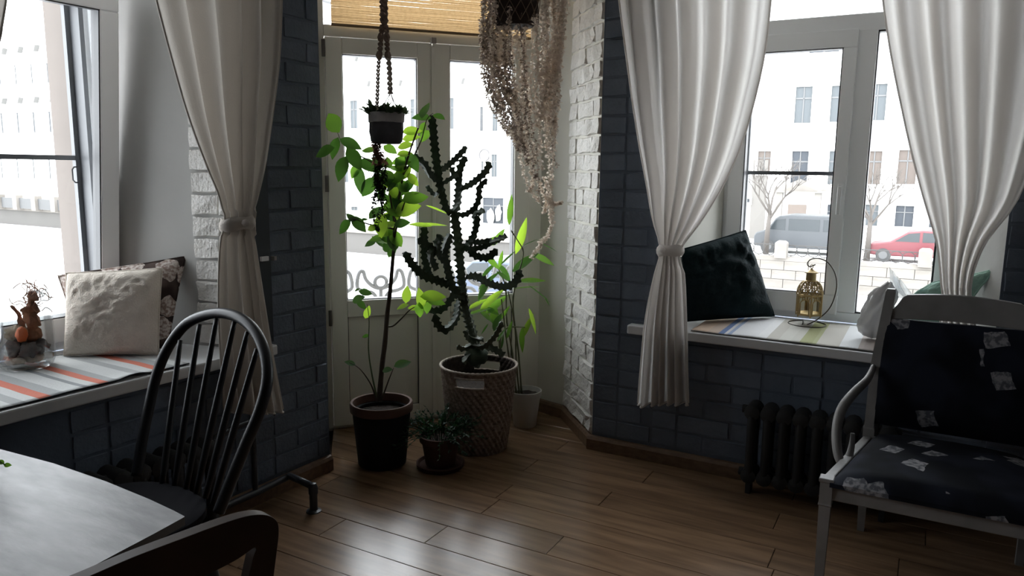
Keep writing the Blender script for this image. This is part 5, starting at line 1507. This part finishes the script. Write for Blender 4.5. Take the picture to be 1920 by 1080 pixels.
BAGM = M_sheer('white_polythene', (.66, .64, .62), (.60, .60, .62), .30, gloss=.14)
bgc = RW.w(1.195, .19, SILL + .012)
pbag = thing('plastic_bag', 'bulging white plastic bag on the sill behind the armchair', 'bag', bgc, RW.rz)
rows = []
bgw = on_plane(1608, 610, bgc, RW.n); half = abs(RW.loc(bgw).x - RW.loc(bgc).x)
for j in range(23):
    t = j / 22
    prof_ = [(0, .0), (.05, .62), (.15, .90), (.35, 1.0), (.55, .96), (.72, .78), (.85, .50), (.94, .24), (1.0, .12)]
    r = lerp_tab(prof_, t)[0] * half * 1.02; z = .245 * t
    row = []
    for i in range(40):
        q = 2 * math.pi * i / 40
        d = V((math.cos(q), math.sin(q), 0)); w = noise.noise(V((d.x * 1.8, d.y * 1.8, t * 3))) * .020 + (abs(noise.noise(V((d.x * 4 + t * 5, d.y * 4, t * 4)))) - .2) * -.022
        row.append(bgc + RW.d * (d.x * (r + w * min(1, r / .03)) + .05 * t * t) + RW.n * (d.y * (r * .8 + w)) + V((0, 0, max(.0, z + w * .4 * (t > .1)))))
    rows.append(row)
mb = MB(); mb.grid(rows, wrap=True); mb.build('body', BAGM, pbag, smooth=True)
SILV, nt_, out_ = base_mat('clear_polythene')
_t = N(nt_, 'ShaderNodeBsdfTransparent'); _d = N(nt_, 'ShaderNodeBsdfTranslucent'); _d.inputs[0].default_value = (.62, .68, .72, 1)
_g = N(nt_, 'ShaderNodeBsdfDiffuse'); _g.inputs[0].default_value = (.62, .66, .70, 1)
_m = N(nt_, 'ShaderNodeMixShader'); nt_.links.new(_d.outputs[0], _m.inputs[1]); nt_.links.new(_g.outputs[0], _m.inputs[2])
_n = N(nt_, 'ShaderNodeMixShader'); _n.inputs[0].default_value = .6; nt_.links.new(_t.outputs[0], _n.inputs[1]); nt_.links.new(_m.outputs[0], _n.inputs[2]); nt_.links.new(_n.outputs[0], out_.inputs[0])
neck = bgc + RW.d * .05 + V((0, 0, .235))
tipb = on_plane(1667, 500, bgc, RW.n); outb = on_plane(1726, 556, bgc, RW.n)
n_ = 14; rows = []
for j in range(n_ + 1):
    t = j / n_
    a = neck.lerp(tipb, t); b = on_plane(1690 + 30 * (1 - t), 575 - 10 * t, bgc, RW.n).lerp(on_plane(1684, 520, bgc, RW.n), t)
    rows.append([a.lerp(b, k / 8) + RW.n * (.03 * math.sin(k * 1.4 + t * 2) * (1 - .6 * t) + .02 * noise.noise(V((k * .6, t * 4, 2)))) for k in range(9)])
mb = MB(); mb.grid(rows)
rows = []
for j in range(n_ + 1):
    t = j / n_
    a = on_plane(1672 + 8 * t, 520 + 50 * t, bgc, RW.n); b = on_plane(1690 + 36 * t, 530 + 40 * t, bgc, RW.n)
    rows.append([a.lerp(b, k / 8) + RW.n * (.05 + .025 * math.sin(k * 1.1 + t * 3)) for k in range(9)])
mb.grid(rows)
mb.build('handles', SILV, pbag, smooth=True)

# ------------------------------------------------------------------ white armchair
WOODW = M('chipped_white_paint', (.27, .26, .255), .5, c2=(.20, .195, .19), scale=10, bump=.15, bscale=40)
UPH = M_blotch('navy_print', (.0030, .0040, .0075), (.30, .295, .31), (.10, .105, .12), 9, .25, keep=.60)
ac = thing('armchair', 'white painted wooden armchair with dark navy printed seat and back', 'armchair', RW.w(1.49, -.55, 0), RW.rz)
S_ = .40
sR = [(1.136, -.838), (1.225, -.315), (1.760, -.315), (1.850, -.838)]     # front left, rear left, rear right, front right
def aw(x, y, z): return RW.w(x, y, z)
def rail(a, b, w, z0, z1, name):
    p = V((a[0], a[1])); q = V((b[0], b[1])); d = (q - p).normalized(); nn = V((-d.y, d.x)) * (w / 2)
    pol = [p + nn, q + nn, q - nn, p - nn]
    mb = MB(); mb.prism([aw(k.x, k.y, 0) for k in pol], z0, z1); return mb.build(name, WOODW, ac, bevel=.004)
cxm = (1.136 + 1.85) / 2
FL, RL_, RRr, FRr = sR
rail((FL[0] + .02, FL[1] + .018), (FRr[0] - .02, FRr[1] + .018), .026, S_ - .068, S_ - .008, 'front_rail')
rail((FL[0] + .016, FL[1] + .02), (RL_[0] + .012, RL_[1] - .01), .030, S_ - .062, S_ + .0, 'side_rail')
rail((FRr[0] - .016, FRr[1] + .02), (RRr[0] - .012, RRr[1] - .01), .030, S_ - .062, S_ + .0, 'side_rail')
rail((RL_[0] + .01, RL_[1]), (RRr[0] - .01, RRr[1]), .024, S_ - .062, S_ - .004, 'back_rail')
for x, y in (FL, FRr):
    sg = 1 if x < cxm else -1
    mb = MB(); c = [(x + sg * .016, y + .016)]
    rows = []
    for z, h in ((0, .0125), (.18, .0155), (S_ - .09, .0175), (S_ - .085, .0205), (S_ - .08, .0185), (S_ - .012, .0185), (S_ - .006, .022), (S_ + .002, .022), (S_ + .004, .019)):
        rows.append([aw(x + sg * .016 + a * h, y + .016 + b * h, z) for a, b in ((-1, -1), (1, -1), (1, 1), (-1, 1))])
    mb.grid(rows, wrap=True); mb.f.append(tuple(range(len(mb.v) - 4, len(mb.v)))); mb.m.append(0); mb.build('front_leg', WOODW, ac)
ptop = RW.px(1652, 553, -.298 + .0)
for sg, x in ((1, RL_[0]), (-1, RRr[0])):
    x0 = x + sg * .012
    mb = MB(); rows = []
    # splayed leg, straight post raked back, square section
    for z, dy, h in ((0, .055, .012), (.2, .018, .016), (S_ - .06, 0, .018), (S_ + .03, -.002, .019), (S_ + .035, -.002, .016), (.55, .012, .0155), (.655, .030, .0165), (.66, .031, .0185), (.668, .032, .0185), (.80, .050, .0175), (.935, .072, .0165), (.945, .073, .013)):
        xx = x0 + sg * (.016 if z == 0 else 0)
        xx = x0 + sg * max(0, (z - .62)) * .09
        rows.append([aw(xx + a * h, -.315 + dy + b * h, z) for a, b in ((-1, -1), (1, -1), (1, 1), (-1, 1))])
    mb.grid(rows, wrap=True); mb.f.append(tuple(range(len(mb.v) - 4, len(mb.v)))); mb.m.append(0); mb.build('back_post', WOODW, ac)
    # swept arm ending in a scroll on the side rail
    prm = [(-.300, .648, 0), (-.36, .628, .020), (-.43, .575, .052), (-.505, .525, .070), (-.575, .475, .076), (-.615, .43, .066), (-.605, .408, .048), (-.57, .425, .035), (-.55, .455, .030), (-.552, .468, .030)]
    if sg == 1:
        prm2 = [(1638, 688, -.31), (1626, 712, -.37), (1600, 738, -.44), (1578, 768, -.51), (1569, 805, -.56), (1570, 845, -.60), (1578, 868, -.61), (1590, 860, -.58), (1597, 835, -.55), (1599, 812, -.54)]
        A = [RW.loc(on_plane(u, v, RW.w(0, y), RW.n)) for u, v, y in prm2]
        ARM = [(p.x - x, p.y, p.z) for p in A]
    pts = [aw(x + sg * a, b, c) for a, b, c in ARM]
    S = spline(pts, 48)
    mb = MB(); mb.tube(S, [.013 + .010 * math.sin(math.pi * min(1, i / 40)) - (.006 * max(0, i - 38) / 10) for i in range(49)], 12, flat=.72); mb.build('arm', WOODW, ac, smooth=True)
# crest rail with a raised middle
cl_ = []
xa, xb = RL_[0] + .02, RRr[0] - .02
for k in range(41):
    t = k / 40; x = xa + (xb - xa) * t
    e = min(t, 1 - t)
    s_ = min(1, max(0, (e - .06) / .085)); s_ = s_ * s_ * (3 - 2 * s_)
    z = .872 + .046 * s_ + .022 * (math.sin(math.pi * t)) * s_
    cl_.append((x, z))
bot = [(x, .835 + .012 * math.sin(math.pi * (x - xa) / (xb - xa))) for x, z in cl_][::-1]
def bk_y(z): return -.315 + .03 + (z - .66) * .155
o_ = [aw(x, bk_y(z) - .010, z) for x, z in cl_ + bot]
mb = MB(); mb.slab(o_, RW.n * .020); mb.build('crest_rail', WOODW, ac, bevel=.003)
# padded back and seat
rows = []; rowsb = []
for j in range(15):
    t = j / 14; z = S_ + .05 + (.838 - S_ - .05) * t
    ra_ = []; rb2_ = []
    for i in range(21):
        s = i / 20; sg = xa + (xb - xa) * s
        pad = .030 * (max(0, 16 * s * (1 - s) * t * (1 - t))) ** .4
        ra_.append(aw(sg, bk_y(max(z, .5)) - .012 - pad, z)); rb2_.append(aw(sg, bk_y(max(z, .5)) + .012, z))
    rows.append(ra_); rowsb.append(rb2_)
mb = MB(); mb.grid(rows); mb.grid(rowsb)
for A, B in ((rows[0], rowsb[0]), (rows[-1], rowsb[-1]), ([r[0] for r in rows], [r[0] for r in rowsb]), ([r[-1] for r in rows], [r[-1] for r in rowsb])): mb.grid([A, B])
mb.build('back_pad', UPH, ac, smooth=60)
rows = []; rowsb = []
for j in range(17):
    t = j / 16; y = -.846 + (.51) * t
    xl = FL[0] + (RL_[0] - FL[0]) * t + .026; xr = FRr[0] + (RRr[0] - FRr[0]) * t - .026
    ra_ = []; rb2_ = []
    for i in range(25):
        s = i / 24
        pad = .058 * (max(0, 16 * s * (1 - s) * min(1, t + .04) * (1 - t * .93))) ** .33
        if s in (0, 1) or t == 0: pad = .0
        ra_.append(aw(xl + (xr - xl) * s, y, S_ - .006 + pad)); rb2_.append(aw(xl + (xr - xl) * s, y, S_ - .02))
    rows.append(ra_); rowsb.append(rb2_)
mb = MB(); mb.grid(rows); mb.grid(rowsb)
for A, B in ((rows[0], rowsb[0]), (rows[-1], rowsb[-1]), ([r[0] for r in rows], [r[0] for r in rowsb]), ([r[-1] for r in rows], [r[-1] for r in rowsb])): mb.grid([A, B])
mb.build('seat_pad', UPH, ac, smooth=60)

# ------------------------------------------------------------------ outside: balcony railing, street, canal, houses
GZ = -2.64; ICE = -4.1
RAILM = M('railing_iron', (0.086, 0.086, 0.090), .6)
by = .42
rl0 = thing('balcony_railing', 'ornate looped iron railing outside the balcony door', 'railing', DW.w(.55, by, 0), DW.rz)
bz0, bz1 = DW.px(720, 566, by)[1], DW.px(720, 506, by)[1]
mb = MB(); mb.fbox(DW, -.6, 1.8, by - .015, by + .015, bz1 + .30 - .3 - .012, bz1 + .0 - .004); 
mb = MB()
def loopt(pts, name):
    m = MB(); m.tube([DW.w(x, by, z) for x, z in pts], .0115, 6); m.build(name, RAILM, rl0, smooth=True)
hgt = bz1 - bz0
per_ = .300
x0_ = DW.px(714, 535, by)[0] - 2 * per_
for k in range(7):
    cx = x0_ + k * per_
    loopt([(cx + .034 * math.cos(q), bz0 + hgt * .62 + .034 * math.sin(q)) for q in [2 * math.pi * i / 20 for i in range(21)]], 'ring')
    for sg in (-1, 1):
        P = [(cx, bz0 + hgt * .42), (cx + sg * .045, bz0 + hgt * .50), (cx + sg * .085, bz0 + hgt * .72), (cx + sg * .10, bz0 + hgt * .98), (cx + sg * .125, bz0 + hgt * .9), (cx + sg * .135, bz0 + hgt * .5), (cx + sg * .10, bz0 + hgt * .36), (cx + sg * .05, bz0 + hgt * .30), (cx + sg * .03, bz0 + hgt * .1), (cx + sg * .08, bz0 - .02), (cx + sg * .14, bz0 - .08), (cx + sg * .15, bz0 - .3)]
        loopt([(p.x, p.y) for p in spline(P, 40)], 'scroll')
    loopt([(cx, bz0 + hgt * .42), (cx, bz0 + hgt * .3), (cx, bz0 - .1), (cx, bz0 - .45)], 'baluster')
m = MB(); m.fbox(DW, -.7, 1.9, by - .012, by + .012, bz0 - .49, bz0 - .46); m.build('bottom_rail', RAILM, rl0)
m = MB(); m.fbox(DW, -.7, 1.9, .2, by + .06, -.12, -.03); tag(m.build('trim_6', M('slab_stone', (.55, .54, .52), .9)), 'stone slab of the little balcony', 'balcony slab', kind='structure')

SNOW = M('pale_ground', (.62, .62, .61), .95, c2=(.50, .50, .49), scale=.3)
WALLW = M('pale_facade', (.60, .59, .57), .9)
WALLY = M('cream_facade', (0.1606, 0.1494, 0.1339), .9)
GRAN = M('granite', (0.1180, 0.1060, 0.0930), .9, c2=(.165, .15, .135), scale=.8)
GRANJ = M('granite_joint', (0.0750, 0.0700, 0.0650), .9)
WINC = [M('far_pane', (0.0670, 0.0738, 0.0781), .5, spec=.2), M('far_pane_dark', (0.0378, 0.0422, 0.0490), .5, spec=.2), M('far_pane_warm', (0.0893, 0.0738, 0.0645), .6, spec=.2)]
WFR = M('far_frame', (0.0980, 0.0980, 0.0980), .8)
def flatpoly(name, label, cat, pts, mat):
    m = MB(); m.add(pts, [tuple(range(len(pts)))]); return tag(m.build(name, mat), label, cat, kind='structure')
m = MB(); m.fbox(RW, -130, 60, .95, 17, GZ - .3, GZ); tag(m.build('road', SNOW), 'pale street running below the windows', 'street', kind='structure')
m = MB(); m.fbox(RW, -130, 60, 17, 34.2, ICE - .3, ICE); tag(m.build('ice', SNOW), 'white frozen canal between the two streets', 'canal', kind='structure')
m = MB(); m.fbox(RW, -130, 60, 34.2, 60, GZ - .3, GZ); tag(m.build('pavement', SNOW), 'pale street on the far bank of the canal', 'street', kind='structure')
em = thing('embankment', 'pale granite block wall along the far bank of the canal', 'embankment', RW.w(-5, 34.1, ICE), RW.rz, kind='structure')
m = MB(); m.fbox(RW, -130, 60, 34.05, 34.3, ICE, GZ - .12); m.build('backing', GRANJ, em)
m = MB(); m.box(V((0, 0, 0)), (1, .2, 1)); bm_ = mesh_only(m, 'block', GRAN)
for r in range(3):
    hh = (GZ - .14 - ICE) / 3
    x = -16 + (r % 2) * .55
    while x < 9:
        w = 1.1
        piece('block', bm_, em, RW.loc(RW.w(x, 34.0)).to_3d() - RW.loc(RW.w(-5, 34.1)) + V((0, 0, hh * (r + .5) )), (0, 0, 0), (w - .022, 1, hh - .02)); x += w
m = MB(); m.fbox(RW, -130, 60, 33.9, 34.5, GZ - .14, GZ + .05); m.build('coping', GRAN, em)

def facade(name, label, x0, x1, y, ztop, wins, mat, extra=None):
    root = thing(name, label, 'building', RW.w((x0 + x1) / 2, y + 4, GZ), RW.rz)
    m = MB(); m.fbox(RW, x0, x1, y, y + 9, GZ, ztop); m.build('wall', mat, root)
    m = MB(); m.fbox(RW, x0 - .2, x1 + .2, y - .5, y + .1, ztop - .5, ztop); m.build('cornice', mat, root)
    m = MB(); m.fbox(RW, x0 + .05, x1 - .05, y + .3, y + 8.5, ztop, ztop + .25); m.build('roof', M('far_roof', (0.086, 0.086, 0.086), .8), root)
    for a, b, c, d, k in wins:
        m = MB(); ring(m, RW, a - .12, b + .12, c - .12, d + .12, .13, y - .12, y + .02); f = m.build('window', mat, root)
        m = MB(); m.fbox(RW, a, b, y - .02, y + .0, c, d); m.build('pane', WINC[k], f)
        m = MB(); m.fbox(RW, (a + b) / 2 - .03, (a + b) / 2 + .03, y - .05, y - .015, c, d); m.fbox(RW, a, b, y - .05, y - .015, c + (d - c) * .66, c + (d - c) * .7); m.build('glazing_bar', WFR, f)
    return root
FY = 44
def wr_(u0, v0, u1, v1, k):
    a, d = RW.px(u0, v0, FY - .02); b, c = RW.px(u1, v1, FY - .02)
    return (a, b, c, d, k)
w_r = [wr_(1493, 163, 1520, 231, 0), (0, 0, 0, 0, 0), wr_(1630, 158, 1659, 226, 0), wr_(1486, 283, 1513, 346, 1), wr_(1626, 283, 1650, 346, 2), wr_(1686, 281, 1716, 346, 2), wr_(1422, 283, 1444, 325, 2), wr_(1680, 385, 1711, 426, 1), wr_(1556, 283, 1582, 346, 0), wr_(1560, 161, 1588, 229, 0), wr_(1392, 372, 1406, 380, 1), wr_(1552, 383, 1575, 426, 1), wr_(1622, 383, 1645, 424, 0), wr_(1518, 88, 1574, 97, 1), wr_(1760, 155, 1790, 224, 0), wr_(1752, 280, 1782, 346, 1), wr_(1745, 386, 1776, 428, 1)]
w_r = [w for w in w_r if w[1] > w[0]]
fr_ = facade('building', 'white three-storey house across the canal behind the grey van', -9.8, 16, FY, 13.2, w_r, WALLW)
dx0, dz1 = RW.px(1478, 383, FY - .06); dx1, dz0 = RW.px(1509, 428, FY - .06)
m = MB(); m.fbox(RW, dx0, dx1, FY - .08, FY + .02, GZ, dz1); m.build('house_door', M('far_door', (0.1116, 0.0893, 0.0756), .8), fr_)
cxp = (dx0 + dx1) / 2
m = MB(); m.slab([RW.w(cxp - 1.7, FY - .35, dz1 + .7), RW.w(cxp + 1.9, FY - .35, dz1 + .7), RW.w(cxp + .1, FY - .35, dz1 + 1.5)], RW.n * .5); m.build('pediment', WALLY, fr_)
m = MB(); m.slab([RW.w(cxp - .9, FY - .37, dz1 + .82), RW.w(cxp + 1.1, FY - .37, dz1 + .82), RW.w(cxp + .1, FY - .37, dz1 + 1.25)], RW.n * .03); m.build('tympanum', GRAN, fr_)
m = MB(); m.fbox(RW, cxp - 1.2, cxp - .85, FY - .25, FY, GZ, dz1 + .7); m.fbox(RW, cxp + .95, cxp + 1.3, FY - .25, FY, GZ, dz1 + .7); m.build('pilaster', WALLY, fr_)
gx0, gz1 = RW.px(1413, 300, FY - .03); gx1, gz0 = RW.px(1432, 440, FY - .03)
m = MB(); m.fbox(RW, gx0, gx1, FY - .05, FY + .02, GZ, gz1); m.build('gate_panel', M('far_gate', (0.1159, 0.1073, 0.0980), .8), fr_)
w_c = [wr_(657, 189, 672, 241, 0), wr_(770, 186, 784, 238, 0), wr_(838, 184, 852, 242, 0), wr_(901, 200, 907, 246, 1), wr_(924, 206, 934, 246, 0), wr_(903, 302, 908, 334, 0), wr_(922, 289, 933, 332, 0), wr_(906, 370, 945, 420, 1), wr_(659, 387, 672, 395, 0), wr_(772, 392, 782, 402, 0), wr_(700, 290, 716, 340, 0), wr_(640, 296, 655, 342, 0), wr_(600, 190, 616, 240, 0), wr_(720, 386, 738, 398, 0), wr_(970, 200, 984, 246, 0), wr_(975, 290, 988, 334, 0), wr_(1010, 200, 1024, 246, 0), wr_(556, 192, 572, 244, 0)]
fc = facade('building', 'white house with a round medallion across the canal behind the balcony door', -44, -11, FY, 13.0, w_c, WALLW)
mx, mz = RW.px(908, 291, FY - .06)
m = MB(); m.tube([RW.w(mx + .42 * math.cos(q), FY - .06, mz + .42 * math.sin(q)) for q in [2 * math.pi * i / 28 for i in range(29)]], .05, 6); m.build('medallion', M('relief_grey', (0.0980, 0.0936, 0.0936), .9), fc)
for u, v in ((690, 157), (667, 110), (749, 156), (866, 152)):
    cx, cz = RW.px(u, v, FY - .1); m = MB(); m.slab([RW.w(cx - .22, FY - .3, cz + .2), RW.w(cx + .22, FY - .3, cz + .2), RW.w(cx + .06, FY - .3, cz - .2), RW.w(cx - .06, FY - .3, cz - .2)], RW.n * .3); m.build('corbel', M('relief_grey2', (0.122, 0.119, 0.115), .9), fc)
gx, gz = RW.px(925, 405, FY - .2)
m = MB(); blob(m, RW.w(gx - .2, FY - .25, gz - .1), .42, 5, (.7, .4, 1.3), .4); blob(m, RW.w(gx + .45, FY - .25, gz + .2), .35, 6, (.6, .4, 1.6), .5); m.build('pale_figures', WALLW, fc, smooth=True)  # two pale lumps before the dark opening
wl_ = []
def wrl(u0, v0, u1, v1, k): return wr_(u0, v0, u1, v1, k)
for u in range(-60, 124, 30):
    t = (u) / 100
    wl_.append(wrl(u - 3, 121 - 6 * t + 3, u + 4, 160 - 5 * t, 1)); wl_.append(wrl(u + 1, 212 - 3 * t, u + 9, 250 - 2 * t, 1)); wl_.append(wrl(u + 1, 298, u + 8, 336, 1))
fa = facade('building', 'long white palace facade far across the canal in the left window', -110, -45, FY, RW.px(50, 62, FY)[1], wl_, WALLW)
for u in range(-60, 124, 30):
    for v in (97 - 10 * u / 100, 190 - 4 * u / 100):
        cx, cz = RW.px(u + 8, v, FY - .1); m = MB(); m.slab([RW.w(cx - .5, FY - .5, cz + .3), RW.w(cx + .5, FY - .5, cz + .3), RW.w(cx + .15, FY - .5, cz - .3), RW.w(cx - .15, FY - .5, cz - .3)], RW.n * .5); m.build('bracket', MATS['relief_grey2'], fa)

# granite posts and hoop fence along the far bank
hfl = thing('canal_fence', 'low hooped iron fence along the far bank before the parked cars', 'fence', RW.w(-5, 34.3, GZ), RW.rz)
for seg0 in range(-14, 6, 2):
    m = MB()
    for k in range(4):
        cx = seg0 + .25 + k * .5
        m.tube([RW.w(cx + .27 * math.cos(q), 34.45, GZ + .32 + .25 * math.sin(q)) for q in [2 * math.pi * i / 12 for i in range(13)]], .022, 4)
    m.fbox(RW, seg0, seg0 + 2, 34.43, 34.47, GZ + .56, GZ + .60)
    m.build('hoop_panel', M('fence_iron', (0.0446, 0.0422, 0.0403), .8), hfl)
for k, (u, v, lab) in enumerate([(1465, 470, 'short pale stone post in front of the grey van'), (1735, 483, 'white stone post in front of the red car')]):
    cx = RW.px(u, v, 34.0)[0]
    m = MB(); rows = [[RW.w(cx + a * h, 34.0 + b * h, GZ + z) for a, b in ((-1, -1), (1, -1), (1, 1), (-1, 1))] for z, h in ((0, .27), (.7, .27), (.75, .24), (.82, .15))]
    m.grid(rows, wrap=True); m.f.append((12, 13, 14, 15)); m.m.append(0); tag(m.build('stone_post', GRAN), lab, 'post')
lf = thing('stone_parapet', 'stone parapet with dark railing panels along the far left bank', 'parapet', RW.w(-66, 33.6, GZ), RW.rz)
for k in range(12):
    cx = -78 + k * 2.9
    m = MB(); m.fbox(RW, cx - .32, cx + .32, 33.3, 33.9, GZ, GZ + 1.25); m.build('pier', GRAN, lf)
    m = MB(); m.fbox(RW, cx + .32, cx + 2.58, 33.55, 33.65, GZ + .1, GZ + 1.0); m.build('railing_panel', M('panel_grey', (0.0713, 0.0713, 0.0713), .8), lf)

# van and car
TYRE = M('tyre', (.04, .04, .04), .8)
CGL = M('car_glass', (0.0155, 0.0198, 0.0223), .25)
def car(name, label, x0, L, y, prof, glass, mat, wheels, width=1.8, wr=.33):
    root = thing(name, label, 'car', RW.w(x0 + L / 2, y, GZ), RW.rz)
    m = MB(); m.slab([RW.w(x0 + a * L, y - width / 2, GZ + b) for a, b in prof], RW.n * width); m.build('body', mat, root, bevel=.06)
    for g in glass:
        m = MB(); m.slab([RW.w(x0 + a * L, y - width / 2 - .012, GZ + b) for a, b in g], RW.n * .02); m.build('side_window', CGL, root)
    for a in wheels:
        for sy in (-width / 2 + .08, width / 2 - .08):
            c = RW.w(x0 + a * L, y + sy, GZ + wr)
            m = MB(); m.tube([c - RW.n * .11, c + RW.n * .11], wr, 18); w = m.build('wheel', TYRE, root, smooth=40)
            m = MB(); m.tube([c - RW.n * .12, c - RW.n * .10], wr * .6, 14); m.build('hub_cap', WFR, w)
    m = MB(); m.fbox(RW, x0 - .02, x0 + .1, y - .75, y + .75, GZ + .35, GZ + .5); m.build('bumper', mat, root, bevel=.02)
    return root
vx0 = RW.px(1412, 470, 36.0)[0]
car('grey_van', 'grey passenger van parked across the canal behind the bare tree', vx0, 5.0, 36.9,
    [(0, .35), (0, .85), (.02, 1.0), (.12, 1.18), (.20, 1.75), (.24, 1.88), (.34, 1.95), (.97, 1.95), (1, 1.8), (1, .35), (.9, .30), (.1, .30)],
    [[(.15, 1.2), (.205, 1.68), (.30, 1.75), (.30, 1.18)], [(.33, 1.18), (.33, 1.76), (.62, 1.76), (.62, 1.18)], [(.65, 1.18), (.65, 1.76), (.95, 1.74), (.95, 1.18)]],
    M('van_grey', (0.0378, 0.0409, 0.0446), .4), (.14, .80), 1.9, .34)
cx0 = RW.px(1624, 480, 35.2)[0]
car('red_car', 'red car parked across the canal behind the white stone post', cx0, 4.1, 36.0,
    [(0, .35), (0, .65), (.04, .80), (.24, .95), (.40, 1.40), (.55, 1.5), (.78, 1.47), (.93, 1.05), (1, .95), (1, .35), (.9, .28), (.1, .28)],
    [[(.28, .97), (.41, 1.34), (.52, 1.40), (.52, .97)], [(.55, .97), (.55, 1.41), (.74, 1.39), (.84, 1.0)]],
    M('car_red', (0.1080, 0.0188, 0.0240), .4), (.17, .80), 1.75, .31)
TREE = M('bare_bark', (0.0670, 0.0583, 0.0515), .9)
def tree(label, u, ybase, h, seed):
    rnd = random.Random(seed)
    cx = RW.px(u, 470, ybase)[0]
    root = thing('bare_tree', label, 'tree', RW.w(cx, ybase, GZ), RW.rz)
    base = RW.w(cx, ybase, GZ)
    fork = base + V((rnd.uniform(-.1, .1), 0, h * .36))
    m = MB(); m.tube([base, base + V((.02, 0, h * .2)), fork], [.15, .12, .10], 8); m.build('trunk', TREE, root, smooth=True)
    tw = MB()
    def grow(m, p, d, L, r, n):
        q = p + d * L; mid = (p + q) / 2 + V((rnd.uniform(-1, 1), rnd.uniform(-1, 1), .3)) * L * .06
        m.tube([p, mid, q], [r, r * .85, r * .6], 5 if n > 2 else 3, cap=False)
        if n:
            for k in range(3 if n > 1 else 4):
                a = rnd.uniform(0, 6.28); s = rnd.uniform(.35, .75)
                e = d.orthogonal().normalized(); e2 = d.cross(e)
                grow(m, mid.lerp(q, rnd.uniform(.2, 1)), (d + (e * math.cos(a) + e2 * math.sin(a)) * s + V((0, 0, .12))).normalized(), L * rnd.uniform(.6, .8), r * .55, n - 1)
    for k in range(5):
        a = 2 * math.pi * k / 5 + rnd.random()
        m = MB(); grow(m, fork - V((0, 0, .1 * k)), V((math.cos(a) * .7, math.sin(a) * .7, 1)).normalized(), h * .24, .06, 3); m.build('bough', TREE, root)
tree('bare tree across the canal in front of the grey van', 1436, 35.2, 6.0, 2)
tree('bare tree across the canal left of the red car', 1626, 35.0, 5.6, 5)
# car below the balcony, seen between the cactus stems
bx = RW.loc(flat(868, 530, GZ + .6))
car('blue_car', 'car with blue side parked in the street below the balcony door', RW.px(836, 520, min(bx.y, 15.5))[0], 3.9, min(bx.y, 15.5),
    [(0, .35), (0, .7), (.05, .85), (.25, .98), (.38, 1.42), (.55, 1.5), (.78, 1.45), (.93, 1.05), (1, .95), (1, .35), (.9, .28), (.1, .28)],
    [[(.28, 1.0), (.39, 1.36), (.52, 1.40), (.52, 1.0)], [(.55, 1.0), (.55, 1.41), (.74, 1.38), (.84, 1.03)]],
    M('car_blue', (0.0446, 0.0583, 0.0893), .4), (.17, .80), 1.75, .31)
